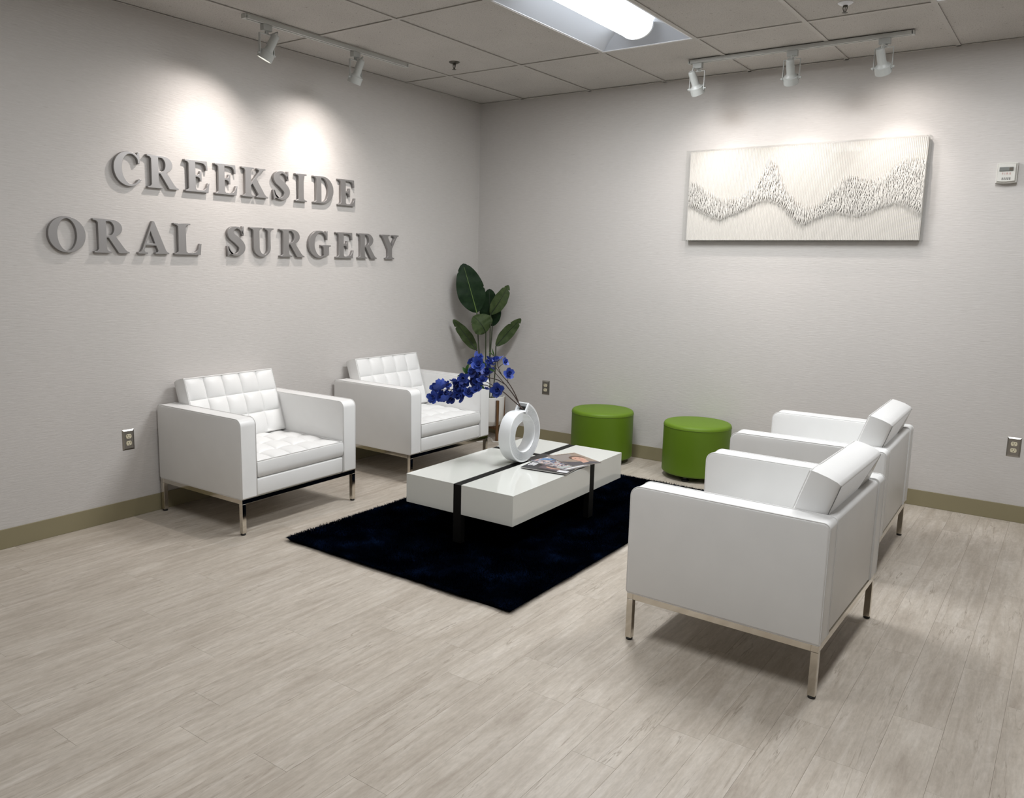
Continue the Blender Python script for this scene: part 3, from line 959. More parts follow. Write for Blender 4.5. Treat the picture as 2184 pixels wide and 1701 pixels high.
def cushion_mesh(w_, d_, h_, nc, nr_, crown, amp):
    """tufted box: x in +-w/2, y in 0..d, tufted top at z = h"""
    us, up_ = cell_samples(-w_ / 2, w_ / 2, nc)
    vs_, vp = cell_samples(0, d_, nr_)
    nu, nv = len(us), len(vs_)
    v, f = [], []
    for j in range(nv):
        for i in range(nu):
            s, t = up_[i], vp[j]
            # border cells run full to the edge; only inner seams pull the leather down
            u_, v_ = (us[i] + w_ / 2) / w_ * nc, vs_[j] / d_ * nr_
            if u_ < 1: s = 0.5 + 0.5 * u_
            elif u_ > nc - 1: s = 0.5 * (u_ - (nc - 1))
            if v_ < 1: t = 0.5 + 0.5 * v_
            elif v_ > nr_ - 1: t = 0.5 * (v_ - (nr_ - 1))
            fs, ft = 1 - abs(2 * s - 1) ** 2.4, 1 - abs(2 * t - 1) ** 2.4
            pil = max(fs, 0) * max(ft, 0)
            e = max(fs, 0) * 0.5 + max(ft, 0) * 0.5
            x, y = us[i] / (w_ / 2), vs_[j] / d_ * 2 - 1
            cr = crown * (1 - x ** 4) * (1 - y ** 4)
            z = h_ + cr + amp * (0.60 * pil ** 0.5 + 0.40 * e) - amp
            de = min(us[i] + w_ / 2, w_ / 2 - us[i], vs_[j], d_ - vs_[j])
            if de < 0.028:
                q = 1 - de / 0.028
                z = z * (1 - q * q) + (h_ - 0.007) * q * q
            v.append((us[i], vs_[j], z))
    for j in range(nv - 1):
        for i in range(nu - 1):
            a = j * nu + i
            f.append((a, a + 1, a + nu + 1, a + nu))
    rim = [i for i in range(nu)] + [j * nu + nu - 1 for j in range(1, nv)] + [(nv - 1) * nu + i for i in range(nu - 2, -1, -1)] + [j * nu for j in range(nv - 2, 0, -1)]
    rings = [rim]
    cx, cy = 0, d_ / 2
    for z, o in ((h_ - 0.008, 0.004), (h_ * 0.75, 0.007), (h_ * 0.4, 0.008), (h_ * 0.12, 0.004), (0.004, -0.002), (0.0, -0.008)):
        ring = []
        for idx in rim:
            x, y, _ = v[idx]
            ox_ = o if x >= w_ / 2 - 1e-6 else (-o if x <= -w_ / 2 + 1e-6 else 0)
            oy_ = o if y >= d_ - 1e-6 else (-o if y <= 1e-6 else 0)
            ring.append(len(v)); v.append((x + ox_, y + oy_, z))
        rings.append(ring)
    n = len(rim)
    for a, b in zip(rings[:-1], rings[1:]):
        for k in range(n):
            k2 = (k + 1) % n
            f.append((a[k], b[k], b[k2], a[k2]))
    f.append(tuple(rings[-1][::-1]))
    rimpts = [(-w_ / 2, 0), (w_ / 2, 0), (w_ / 2, d_), (-w_ / 2, d_)]
    return (v, f), rimpts

def arm_outline(rf, rb, n=7):
    """side view outline (depth t, z); front t=0"""
    pts = [(0, ZB + 0.006), (0.006, ZB), (CD - 0.006, ZB), (CD, ZB + 0.006)]
    for k in range(n + 1):
        a = PI / 2 * k / n
        pts.append((CD - rb + rb * math.cos(a), ZT - rb + rb * math.sin(a)))
    for k in range(n + 1):
        a = PI / 2 + PI / 2 * k / n
        pts.append((rf + rf * math.cos(a), ZT - rf + rf * math.sin(a)))
    return pts

def armchair():
    t = thing('armchair', 'x', 'armchair', group='white leather armchairs')
    hw = CW / 2
    hd = CD / 2
    for s in (-1, 1):
        x_out, x_in = s * hw, s * (hw - ARM)
        o = arm_outline(0.040, 0.022)
        n = len(o)
        bm = bmesh.new()
        a = [bm.verts.new((x_out, q - hd, z)) for q, z in o]
        b = [bm.verts.new((x_in, q - hd, z)) for q, z in o]
        bm.faces.new(a); bm.faces.new(b[::-1])
        for i in range(n):
            j = (i + 1) % n
            bm.faces.new((a[i], b[i], b[j], a[j]))
        bmesh.ops.recalc_face_normals(bm, faces=bm.faces)
        es = [e for e in bm.edges if (abs(e.verts[0].co.x - e.verts[1].co.x) < 1e-6)]
        bmesh.ops.bevel(bm, geom=es, offset=0.006, segments=3, affect='EDGES', profile=0.5)
        arm = bm_obj('arm', bm, M_leather, t, auto=35)
        mb = MB()
        ins = [(q, z) for q, z in o]
        for xs in (x_out, x_in):
            sg = 1 if xs > 0 else -1
            xx = xs - (0.0035 * s if xs == x_out else -0.0035 * s)
            pts = [(xx, (q - hd) * (1 + 0.001), z + 0.0005 if z > ZT - 0.05 else z) for q, z in ins]
            mb.add(tube_data(pts, 0.0024, 6, True))
        mb.obj('piping', M_piping, arm)
    # back panel between the arms, and the front apron
    bm = box_bm(-hw + ARM + 0.001, hw - ARM - 0.001, hd - 0.050, hd - 0.003, ZB, ZT - 0.002, bev=0.016, seg=4)
    bm_obj('back_panel', bm, M_leather, t, auto=35)
    bm = box_bm(-hw + ARM + 0.001, hw - ARM - 0.001, -hd + 0.004, hd - 0.050, ZB, 0.293, bev=0.010, seg=3)
    bm_obj('front_apron', bm, M_leather, t, auto=35)
    # seat cushion
    sw, sd = CW - 2 * ARM - 0.018, 0.585
    (v, f), rp_ = cushion_mesh(sw, sd, 0.094, 5, 4, 0.026, 0.027)
    sc = MB().add((v, f)).obj('seat_cushion', M_leather, t, auto=60)
    sc.location = (0, -hd + 0.004, 0.295)
    zr = 0.092
    pip = [(x, y, zr) for x, y in ((-sw / 2, 0), (sw / 2, 0), (sw / 2, sd), (-sw / 2, sd))]
    tube_obj('piping', pip, 0.0026, M_piping, sc, 6, True)
    # back cushion: local z = out of its face, local y = up along the face
    bw, bl, bt = CW - 2 * ARM - 0.014, 0.384, 0.115
    (v, f), _ = cushion_mesh(bw, bl, bt, 5, 3, 0.016, 0.028)
    bc = MB().add((v, f)).obj('back_cushion', M_leather, t, auto=60)
    th = math.radians(18.0)
    upv = Vector((0, math.sin(th), math.cos(th)))     # up along the face, leaning back
    nrm = Vector((0, -math.cos(th), math.sin(th)))    # out of the face, to the front
    xv = upv.cross(nrm)
    face_bottom = Vector((0, -hd + 0.500, 0.4075))
    org = face_bottom - nrm * bt
    Mx = Matrix.Identity(4)
    for i in range(3):
        Mx[i][0] = xv[i]; Mx[i][1] = upv[i]; Mx[i][2] = nrm[i]
    Mx.translation = org
    bc.matrix_local = Mx
    pip = [(x, y, bt - 0.002) for x, y in ((-bw / 2, 0), (bw / 2, 0), (bw / 2, bl), (-bw / 2, bl))]
    tube_obj('piping', pip, 0.0018, M_piping, bc, 6, True)
    pip = [(x, y, 0.012) for x, y in ((-bw / 2, 0), (bw / 2, 0), (bw / 2, bl), (-bw / 2, bl))]
    tube_obj('piping', pip, 0.0018, M_piping, bc, 6, True)
    # chrome base
    L = 0.0255
    ix, iy = hw - 0.003, hd - 0.003
    bm = bmesh.new()
    add_box(bm, -ix, ix, -iy, -iy + L, ZB - 0.026, ZB, bev=0.0012, seg=1)
    add_box(bm, -ix, ix, iy - L, iy, ZB - 0.026, ZB, bev=0.0012, seg=1)
    add_box(bm, -ix, -ix + L, -iy + L, iy - L, ZB - 0.026, ZB, bev=0.0012, seg=1)
    add_box(bm, ix - L, ix, -iy + L, iy - L, ZB - 0.026, ZB, bev=0.0012, seg=1)
    bm_obj('base_rail', bm, M_chrome, t)
    for sx in (-1, 1):
        for sy in (-1, 1):
            xa, ya = sx * ix, sy * iy
            lg = bm_obj('leg', box_bm(min(xa, xa - sx * L), max(xa, xa - sx * L), min(ya, ya - sy * L), max(ya, ya - sy * L), 0.010, ZB - 0.026, bev=0.0012, seg=1), M_chrome, t)
            cx_, cy_ = xa - sx * L / 2, ya - sy * L / 2
            lathe_obj('glide', [(0.012, 0.0), (0.0135, 0.002), (0.0135, 0.007), (0.010, 0.010)], M_glide, lg, 14, (cx_, cy_, 0))
    return t
ch = armchair()
ch['label'] = 'white tufted armchair at the left, nearest the lettered wall outlet'
ch.location = (0.3791, -2.6262, 0); ch.rotation_euler = (0, 0, 1.5954)
dup(ch, 'white tufted armchair by the lettered wall, behind the blue flowers, nearest the potted plant', (0.3922, -1.2735, 0), 1.5578)
dup(ch, 'white armchair in the right foreground seen from its side and back', (3.2617, -2.4258, 0), -1.5828)
dup(ch, 'white armchair at the right, behind the foreground one, nearest the back wall', (3.1826, -1.1384, 0), -1.5485)

# ------------------------------------------------------------------ shag rug
RX0, RX1, RY0, RY1 = 0.995, 2.400, -2.935, -0.640
RUGZ = 0.010
rug = thing('shag_rug', 'dark navy shag rug under the white coffee table', 'rug', ((RX0 + RX1) / 2, (RY0 + RY1) / 2, 0))
hx, hy = (RX1 - RX0) / 2, (RY1 - RY0) / 2
bm_obj('backing', box_bm(-hx, hx, -hy, hy, 0, RUGZ, bev=0.003, seg=1), M_rug, rug)
def rug_pile():
    rg = np.random.default_rng(5)
    n = 170000
    x = rg.uniform(-hx, hx, n); y = rg.uniform(-hy, hy, n)
    k = 34000
    # denser edges
    e = rg.integers(0, 4, k)
    s = rg.uniform(-1, 1, k)
    ex = np.where(e == 0, -hx, np.where(e == 1, hx, s * hx)); ey = np.where(e == 2, -hy, np.where(e == 3, hy, s * hy))
    x = np.concatenate([x, ex]); y = np.concatenate([y, ey]); n = len(x)
    # coherent lean direction
    th = np.zeros(n)
    fx = np.zeros(n); fy = np.zeros(n)
    for _ in range(10):
        kx, ky = rg.normal(0, 9, 2); p = rg.uniform(0, 6.28)
        fx += np.sin(kx * x + ky * y + p); 
        kx, ky = rg.normal(0, 9, 2); p = rg.uniform(0, 6.28)
        fy += np.sin(kx * x + ky * y + p)
    lx = fx * 0.25 + rg.normal(0, 0.5, n); ly = fy * 0.25 + rg.normal(0, 0.5, n)
    # edges splay outward
    bx = np.clip((np.abs(x) - (hx - 0.04)) / 0.04, 0, 1) * np.sign(x); by = np.clip((np.abs(y) - (hy - 0.04)) / 0.04, 0, 1) * np.sign(y)
    clump = 0.5 + 0.5 * np.sin(41 * x + 37 * y) * np.sin(23 * x - 29 * y + 1.0)
    lx += bx * (0.35 + 0.9 * clump); ly += by * (0.35 + 0.9 * clump)
    nl = np.sqrt(lx ** 2 + ly ** 2) + 1e-6
    lim = np.minimum(nl, 1.25); lx, ly = lx / nl * lim, ly / nl * lim
    ln = rg.uniform(0.022, 0.034, n)
    ln[-k:] *= rg.uniform(0.45, 1.05, k)
    lx[-k:] += rg.normal(0, 0.45, k); ly[-k:] += rg.normal(0, 0.45, k)
    d = np.stack([lx, ly, np.full(n, 0.75)], 1); d /= np.linalg.norm(d, axis=1, keepdims=True)
    side = np.stack([-d[:, 1], d[:, 0], np.zeros(n)], 1); sl = np.linalg.norm(side, axis=1, keepdims=True)
    a = rg.uniform(0, 6.28, n)
    rnd = np.stack([np.cos(a), np.sin(a), np.zeros(n)], 1)
    side = np.where(sl > 0.05, side / np.maximum(sl, 1e-6), rnd)
    side = side * 0.6 + rnd * 0.5
    wv = rg.uniform(0.0007, 0.0013, n)[:, None]
    base = np.stack([x, y, np.full(n, RUGZ - 0.002)], 1)
    mid = base + d * (ln * 0.55)[:, None] + np.array([0, 0, 0.006])
    tip = base + d * ln[:, None]
    tip[:, 2] -= 0.004 * rg.random(n)
    tip[:, 2] = np.clip(tip[:, 2], 0.003, 0.036); mid[:, 2] = np.minimum(mid[:, 2], 0.036)
    V = np.stack([base - side * wv, base + side * wv, mid - side * wv, mid + side * wv, tip], 1).reshape(-1, 3)
    i0 = (np.arange(n) * 5)[:, None]
    tris = np.concatenate([i0 + np.array([[0, 1, 3]]), i0 + np.array([[0, 3, 2]]), i0 + np.array([[2, 3, 4]])], 1).reshape(-1, 3)
    me = bpy.data.meshes.new('pile')
    me.vertices.add(len(V)); me.vertices.foreach_set('co', V.ravel())
    me.loops.add(tris.size); me.loops.foreach_set('vertex_index', tris.ravel().astype(np.int32))
    me.polygons.add(len(tris)); me.polygons.foreach_set('loop_start', (np.arange(len(tris)) * 3).astype(np.int32))
    me.polygons.foreach_set('use_smooth', np.ones(len(tris), dtype=bool))
    me.update(calc_edges=True); me.validate()
    o = mesh_obj('pile', me, M_rug, rug); o['kind'] = 'stuff'
rug_pile()

# ------------------------------------------------------------------ coffee table
TX, TY, TR, TW, TL, TZ1, TZ0 = 1.7375, -1.8769, 0.018, 0.681, 1.1934, 0.345, 0.189
tbl = thing('coffee_table', 'low glossy white coffee table with crossing black strips on the navy rug', 'table', (TX, TY, 0), TR)
sx0, sx1 = -0.025, 0.025
cy0 = -TL / 2 + 0.687 * TL - 0.026; cy1 = cy0 + 0.052
for xa, xb in ((-TW / 2, sx0), (sx1, TW / 2)):
    for ya, yb in ((-TL / 2, cy0), (cy1, TL / 2)):
        bm_obj('white_block', box_bm(xa, xb, ya, yb, TZ0, TZ1, bev=0.0012, seg=2), M_lacquer, tbl)
bm_obj('black_strip', box_bm(sx0, sx1, -TL / 2 + 0.001, TL / 2 - 0.001, TZ0, TZ1 - 0.003), M_blackwood, tbl)
bm_obj('black_strip', box_bm(-TW / 2 + 0.001, sx0, cy0, cy1, TZ0, TZ1 - 0.003), M_blackwood, tbl)
bm_obj('black_strip', box_bm(sx1, TW / 2 - 0.001, cy0, cy1, TZ0, TZ1 - 0.003), M_blackwood, tbl)
for xa, xb, ya, yb in ((sx0, sx1, -TL / 2 + 0.001, -TL / 2 + 0.034), (sx0, sx1, TL / 2 - 0.034, TL / 2 - 0.001),
                       (-TW / 2 + 0.001, -TW / 2 + 0.034, cy0, cy1), (TW / 2 - 0.034, TW / 2 - 0.001, cy0, cy1)):
    bm_obj('leg', box_bm(xa, xb, ya, yb, 0.036, TZ0), M_blackwood, tbl)

# ------------------------------------------------------------------ ring vase
def ring_vase():
    t = thing('ring_vase', 'white ribbed ring shaped vase holding blue flowers on the coffee table', 'vase', (1.7205, -1.871, TZ1))
    HXV = 0.0375
    cz = 0.162
    def outer(a):
        a = a % 360
        r0 = 0.158
        pts = {80: math.hypot(0.031, 0.340 - cz), 90: 0.295 - cz, 105.5: math.hypot(0.037, 0.296 - cz)}
        if 80 <= a <= 90:
            f = (a - 80) / 10; x = 0.031 * (1 - f); z = 0.340 + (0.295 - 0.340) * f
            return math.hypot(x, z - cz)
        if 90 < a <= 105.5:
            f = (a - 90) / 15.5; x = -0.037 * f; z = 0.295 + 0.001 * f
            return math.hypot(x, z - cz)
        if 20 <= a < 80:
            s = (a - 20) / 60
            return r0 + (pts[80] - r0) * s * s
        if a > 105.5 and a < 150:
            s = (150 - a) / 44.5
            return r0 + (pts[105.5] - r0) * s ** 2
        return r0
    def inner(a):
        a = a % 360
        r0 = 0.098
        ap = 101.0
        rap = 0.1275
        if 40 <= a <= ap:
            s = (a - 40) / (ap - 40)
            return r0 + (rap - r0) * s ** 2.2
        if ap < a < 113:
            s = (113 - a) / 12
            return 0.083 + (rap - 0.083) * s ** 1.3 if False else r0 * 0.86 + (rap - r0 * 0.86) * s ** 1.5
        if 113 <= a < 150:
            s = (a - 113) / 37
            return r0 * 0.86 + (r0 - r0 * 0.86) * s
        return r0
    angs = sorted(set([round(x, 3) for x in np.linspace(0, 360, 121)[:-1]] + [80, 82, 84, 86, 88, 90, 95, 101, 103, 105.5, 109, 113]))
    n = len(angs)
    # groove profile across the face: t from outer edge (0) to inner edge (1)
    prof = [(0.0, 0.004), (0.03, 0.0), (0.16, 0.0)]
    ng = 9
    for k in range(ng):
        a0 = 0.18 + 0.76 * k / ng; st = 0.76 / ng
        prof += [(a0, 0.0), (a0 + st * 0.15, 0.0042), (a0 + st * 0.5, 0.0042), (a0 + st * 0.75, 0.0)]
    prof += [(0.97, 0.0), (1.0, 0.003)]
    v, f = [], []
    loops = []
    for side in (1, -1):
        L_ = []
        for tt, dd in prof:
            lp = []
            for a in angs:
                ro, ri = outer(a), inner(a)
                r = ro + (ri - ro) * tt
                lp.append(len(v)); v.append((side * (HXV - dd), r * math.cos(math.radians(a)), cz + r * math.sin(math.radians(a))))
            L_.append(lp)
        loops.append(L_)
    skip = {i for i in range(n) if 80 <= angs[i] < 90}
    for si, L_ in enumerate(loops):
        for a, b in zip(L_[:-1], L_[1:]):
            for k in range(n):
                k2 = (k + 1) % n
                q = (a[k], b[k], b[k2], a[k2])
                f.append(q if si == 0 else q[::-1])
    for k in range(n):
        k2 = (k + 1) % n
        if k not in skip:
            f.append((loops[0][0][k], loops[0][0][k2], loops[1][0][k2], loops[1][0][k])[::-1])
        f.append((loops[0][-1][k], loops[0][-1][k2], loops[1][-1][k2], loops[1][-1][k]))
    bm = bmesh.new()
    bv = [bm.verts.new(c) for c in v]
    for q in f:
        try: bm.faces.new([bv[i] for i in q])
        except ValueError: pass
    bmesh.ops.recalc_face_normals(bm, faces=bm.faces)
    bm_obj('body', bm, M_ceramic, t, auto=32)
    # slanted neck opening: rim frame and dark well
    P0 = Vector((0, 0.0, 0.295)); P1 = Vector((0, 0.031, 0.340))
    e = (P1 - P0); le = e.length; e.normalize()
    nn = Vector((0, -e.z, e.y))  # facing viewer and up
    X = Vector((1, 0, 0))
    def P(x, s, dpt=0.0): return P0 + e * s + X * x + nn * dpt
    wv, wi = HXV - 0.004, HXV - 0.010
    o_ = [P(-wv, 0), P(wv, 0), P(wv, le), P(-wv, le)]
    i_ = [P(-wi, 0.006), P(wi, 0.006), P(wi, le - 0.006), P(-wi, le - 0.006)]
    # the well runs down into the far half of the ring
    dn = Vector((0, 0.55, -0.83)) * 0.028
    w_ = [p + dn * 0.9 for p in i_]
    v = o_ + i_ + w_
    f = [(0, 1, 5, 4), (1, 2, 6, 5), (2, 3, 7, 6), (3, 0, 4, 7), (4, 5, 9, 8), (5, 6, 10, 9), (6, 7, 11, 10), (7, 4, 8, 11)]
    MB().add((v, f)).obj('neck_rim', M_ceramic, t, smooth=False)
    MB().add((w_, [(0, 1, 2, 3)])).obj('well', M_dark, t, smooth=False)
ring_vase()

# ------------------------------------------------------------------ blue blossom branches
def flower_mesh(seed):
    r = random.Random(seed)
    v, f = [], []
    def petal(az, tilt, ln, wd, cup):
        o0 = len(v)
        R = Matrix.Rotation(az, 3, 'Z') @ Matrix.Rotation(-tilt, 3, 'Y')
        for i in range(4):
            s = i / 3
            w2 = wd * (0.25, 0.85, 1.0, 0.55)[i] / 2
            for j in (-1, 0, 1):
                p = Vector((ln * s, j * w2, cup * s * s * ln + (abs(j) * 0.10 * ln * s) + r.uniform(-.04, .04) * ln * (s > 0.5)))
                v.append(R @ p)
        for i in range(3):
            for j in range(2):
                a = o0 + i * 3 + j
                f.append((a, a + 1, a + 4, a + 3))
    for k in range(5):
        petal(k * 1.2566 + r.uniform(-.2, .2), r.uniform(0.0, 0.35), r.uniform(0.95, 1.1), r.uniform(0.85, 1.05), r.uniform(0.0, 0.35))
    for k in range(5):
        petal(k * 1.2566 + 0.6 + r.uniform(-.2, .2), r.uniform(0.6, 0.95), r.uniform(0.65, 0.85), r.uniform(0.6, 0.8), r.uniform(0.1, 0.5))
    for k in range(3):
        petal(k * 2.09 + r.uniform(-.4, .4), r.uniform(1.1, 1.35), r.uniform(0.4, 0.55), 0.45, 0.4)
    me = bpy.data.meshes.new('flower')
    me.from_pydata([tuple(x) for x in v], [], f); me.update()
    for p in me.polygons: p.use_smooth = True
    me.materials.append(M_petal)
    return me
FLM = [flower_mesh(s) for s in range(5)]
FL = {'A': [[1.316, -2.153, 0.705, 0.024], [1.329, -2.109, 0.705, 0.024], [1.353, -2.133, 0.769, 0.028], [1.341, -2.067, 0.769, 0.018], [1.309, -2.129, 0.756, 0.021], [1.343, -2.09, 0.733, 0.023], [1.367, -2.11, 0.69, 0.022], [1.369, -2.057, 0.691, 0.024], [1.404, -2.093, 0.724, 0.015], [1.413, -2.061, 0.716, 0.019], [1.414, -2.09, 0.795, 0.018], [1.405, -2.061, 0.769, 0.024], [1.435, -2.038, 0.754, 0.033], [1.456, -2.055, 0.715, 0.026], [1.487, -2.052, 0.739, 0.023], [1.487, -2.002, 0.78, 0.023], [1.531, -2.024, 0.76, 0.024], [1.552, -2.008, 0.806, 0.022], [1.54, -1.954, 0.75, 0.015], [1.614, -1.944, 0.757, 0.027], [1.456, -2.048, 0.784, 0.021]],
      'B': [[1.459, -2.066, 0.821, 0.022], [1.494, -2.022, 0.844, 0.027], [1.468, -1.994, 0.807, 0.026], [1.509, -1.999, 0.795, 0.023], [1.504, -2.002, 0.924, 0.027], [1.479, -2.017, 0.912, 0.018], [1.533, -2.022, 0.899, 0.028], [1.492, -1.997, 0.877, 0.019], [1.549, -1.952, 0.843, 0.03], [1.518, -1.996, 0.844, 0.021]],
      'C': [[1.576, -1.97, 0.917, 0.021], [1.587, -1.988, 0.901, 0.018], [1.606, -1.947, 0.915, 0.028], [1.63, -1.907, 0.911, 0.018], [1.676, -1.933, 0.851, 0.022]]}
ST = {'A': [[[1.7285, -1.8592, 0.650], [1.684, -1.893, 0.697], [1.64, -1.92, 0.741], [1.61, -1.938, 0.759], [1.58, -1.956, 0.766], [1.548, -1.976, 0.78], [1.505, -2.002, 0.771], [1.459, -2.03, 0.755], [1.39, -2.072, 0.75], [1.332, -2.107, 0.74], [1.298, -2.128, 0.716]],
            [[1.61, -1.938, 0.759], [1.58, -1.956, 0.782], [1.55, -1.974, 0.798], [1.515, -1.995, 0.806], [1.447, -2.037, 0.804], [1.369, -2.084, 0.782], [1.332, -2.107, 0.759]],
            [[1.39, -2.072, 0.75], [1.369, -2.084, 0.719], [1.383, -2.075, 0.695]]],
      'B': [[[1.722, -1.860, 0.652], [1.691, -1.889, 0.721], [1.653, -1.912, 0.776], [1.644, -1.917, 0.787], [1.607, -1.94, 0.812], [1.579, -1.957, 0.819], [1.538, -1.982, 0.834], [1.503, -2.003, 0.854], [1.483, -2.015, 0.848], [1.44, -2.041, 0.817]],
            [[1.644, -1.917, 0.787], [1.618, -1.933, 0.821], [1.59, -1.95, 0.857], [1.567, -1.964, 0.878], [1.525, -1.989, 0.901], [1.504, -2.002, 0.921]]],
      'C': [[[1.716, -1.860, 0.652], [1.693, -1.887, 0.734], [1.660, -1.907, 0.797], [1.629, -1.926, 0.837], [1.61, -1.938, 0.88], [1.603, -1.942, 0.914]],
            [[1.657, -1.909, 0.795], [1.656, -1.91, 0.814], [1.672, -1.93, 0.838]], [[1.629, -1.926, 0.837], [1.594, -1.948, 0.884], [1.571, -1.962, 0.91]],
            [[1.61, -1.938, 0.88], [1.623, -1.93, 0.896], [1.632, -1.91, 0.908]], [[1.603, -1.942, 0.914], [1.588, -1.951, 0.943], [1.57, -1.962, 0.966]]]}
SP = {'A': [[[1.52, -2.004, 0.781], [1.552, -1.985, 0.76], .016]],
      'B': [[[1.466, -2.037, 0.843], [1.443, -2.051, 0.878], .020], [[1.459, -2.041, 0.848], [1.471, -2.034, 0.900], .018], [[1.553, -1.978, 0.888], [1.522, -1.999, 0.920], .020], [[1.448, -2.059, 0.842], [1.416, -2.068, 0.825], .006], [[1.57, -1.974, 0.876], [1.598, -1.96, 0.861], .014]],
      'C': [[[1.590, -1.95, 0.940], [1.580, -1.964, 0.992], .007], [[1.580, -1.955, 0.950], [1.560, -1.966, 0.972], .006]]}
BL = {'A': 'long drooping branch of blue blossoms reaching farthest left out of the ring vase',
      'B': 'forked branch of blue blossoms rising in the middle of the ring vase bouquet',
      'C': 'upright sparse branch of blue blossoms at the right of the ring vase bouquet'}
view = Vector((0.52, -0.856, 0.25))
rf = random.Random(21)
for g in 'ABC':
    root = Vector(ST[g][0][0])
    t = thing('flower_branch', BL[g], 'flowers', root, 0, 'blue blossom branches in the vase')
    for si, path in enumerate(ST[g]):
        P_ = [p - root for p in smooth_path(path, 5)]
        base_r = 0.0034 if si == 0 else 0.0022
        tube_obj('stem' if si == 0 else 'twig', P_, base_r, M_twig, t, 6, taper=lambda q: 1.0 - 0.55 * q)
    for k, (x, y, z, r) in enumerate(FL[g]):
        o = bpy.data.objects.new('flower', FLM[rf.randrange(5)]); link(o, t)
        o.location = Vector((x, y, z)) - root
        d = (view.normalized() * 0.8 + Vector((rf.uniform(-1, 1), rf.uniform(-1, 1), rf.uniform(-.6, .9)))).normalized()
        q = d.to_track_quat('Z', 'Y')
        o.rotation_euler = (q.to_matrix() @ Matrix.Rotation(rf.uniform(0, 6.28), 3, 'Z')).to_euler()
        s = r * 1.55
        o.scale = (s, s, s)
    for a, b, wd in SP[g]:
        a, b = Vector(a) - root, Vector(b) - root
        ax = (b - a); ln = ax.length; ax.normalize()
        sd = ax.cross(view).normalized(); up = sd.cross(ax)
        v, f = [], []
        for i in range(7):
            s = i / 6
            w2 = wd * math.sin(PI * min(1, 0.08 + 0.9 * s)) ** 0.8 * 0.5
            c = a + ax * ln * s + up * (0.006 * math.sin(PI * s))
            v += [c - sd * w2 + up * w2 * 0.3, c, c + sd * w2 + up * w2 * 0.3]
        for i in range(6):
            for j in range(2):
                q = i * 3 + j
                f.append((q, q + 1, q + 4, q + 3))
        MB().add((v, f)).obj('leaf', M_sprig, t)

# ------------------------------------------------------------------ magazines
M_mag_black = mat('cover_black', (0.014, 0.013, 0.014), 0.28)
M_mag_page = mat('page_paper', (0.68, 0.67, 0.64), 0.6)
M_mag_tan = mat('cover_tan', (0.27, 0.205, 0.155), 0.3)
M_mag_tan2 = mat('cover_greybrown', (0.235, 0.205, 0.19), 0.3)
M_skin = mat('print_skin', (0.50, 0.29, 0.215), 0.35)
M_hair = mat('print_hair', (0.10, 0.055, 0.035), 0.35)
M_jacket = mat('print_jacket', (0.060, 0.056, 0.066), 0.35)
M_mag_title = mat('print_title', (0.42, 0.34, 0.27), 0.35)
M_prwhite = mat('print_white', (0.66, 0.66, 0.67), 0.35)
M_prlips = mat('print_lips', (0.40, 0.15, 0.13), 0.35)
def collage_material():
    m, nt, b = newmat('cover_collage')
    vo = N(nt, 'ShaderNodeTexVoronoi'); vo.inputs['Scale'].default_value = 75.0
    nt.links.new(coords(nt, 'Object'), vo.inputs['Vector'])
    sp = N(nt, 'ShaderNodeSeparateColor'); nt.links.new(vo.outputs['Color'], sp.inputs[0])
    c = ramp(nt, sp.outputs[0], [(0.0, (0.03, 0.03, 0.05)), (0.22, (0.16, 0.15, 0.17)), (0.42, (0.55, 0.52, 0.50)), (0.6, (0.33, 0.12, 0.09)), (0.72, (0.62, 0.60, 0.60)), (0.9, (0.10, 0.13, 0.22))])
    nt.links.new(c, b.inputs['Base Color']); b.inputs['Roughness'].default_value = 0.28
    return m
M_collage = collage_material()
M_prblue = mat('print_blue', (0.10, 0.22, 0.42), 0.3)
M_prgrey = mat('print_grey', (0.36, 0.38, 0.37), 0.3)
M_prpurple = mat('print_dusk', (0.10, 0.075, 0.085), 0.3)

def magazine(loc, rot, l_, w_, th_, cover, label, prints):
    """lying flat; local x = long axis. prints: (name, material, [(x,y)...]) flat patches on the cover"""
    t = thing('magazine', label, 'magazine', loc, rot, 'magazines on the coffee table')
    bm_obj('pages', box_bm(-l_ / 2 + .001, l_ / 2 - .001, -w_ / 2 + .001, w_ / 2 - .001, 0.0004, th_ - 0.0004), M_mag_page, t)
    c = bm_obj('cover', box_bm(-l_ / 2, l_ / 2, -w_ / 2, w_ / 2, th_ - 0.0004, th_), cover, t)
    bm_obj('back_cover', box_bm(-l_ / 2, l_ / 2, -w_ / 2, w_ / 2, 0, 0.0004), cover, t)
    for k, (nm, m, pts) in enumerate(prints):
        z = th_ + 0.00015 + 0.00012 * k
        MB().add(([(x, y, z) for x, y in pts], [tuple(range(len(pts)))])).obj(nm, m, c, smooth=False)
    return t
def ell(cx, cy, rx, ry, n=28): return [(cx + rx * math.cos(2 * PI * k / n), cy + ry * math.sin(2 * PI * k / n)) for k in range(n)]
def rect(x0, x1, y0, y1): return [(x0, y0), (x1, y0), (x1, y1), (x0, y1)]
Z = TZ1
magazine((1.860, -1.735, Z), math.radians(-5), 0.275, 0.205, 0.005, M_mag_black, 'plain black magazine at the bottom of the pile, its corner beside the vase', [])
pr = [('headline', M_prwhite, rect(-0.128 + 0.011 * k, -0.128 + 0.011 * k + 0.008, -0.035 + 0.004 * (k % 3), 0.045 - 0.006 * (k % 2))) for k in range(4)]
pr += [('cover_photo', M_prpurple, [(-0.05, -0.06), (0.09, -0.075), (0.09, 0.02), (-0.05, 0.05)]), ('cover_photo', M_skin, ell(0.03, -0.02, 0.05, 0.022)),
       ('cover_photo', M_prpurple, ell(0.03, -0.008, 0.045, 0.018)), ('mailing_label', M_prwhite, rect(0.072, 0.132, -0.083, -0.045))]
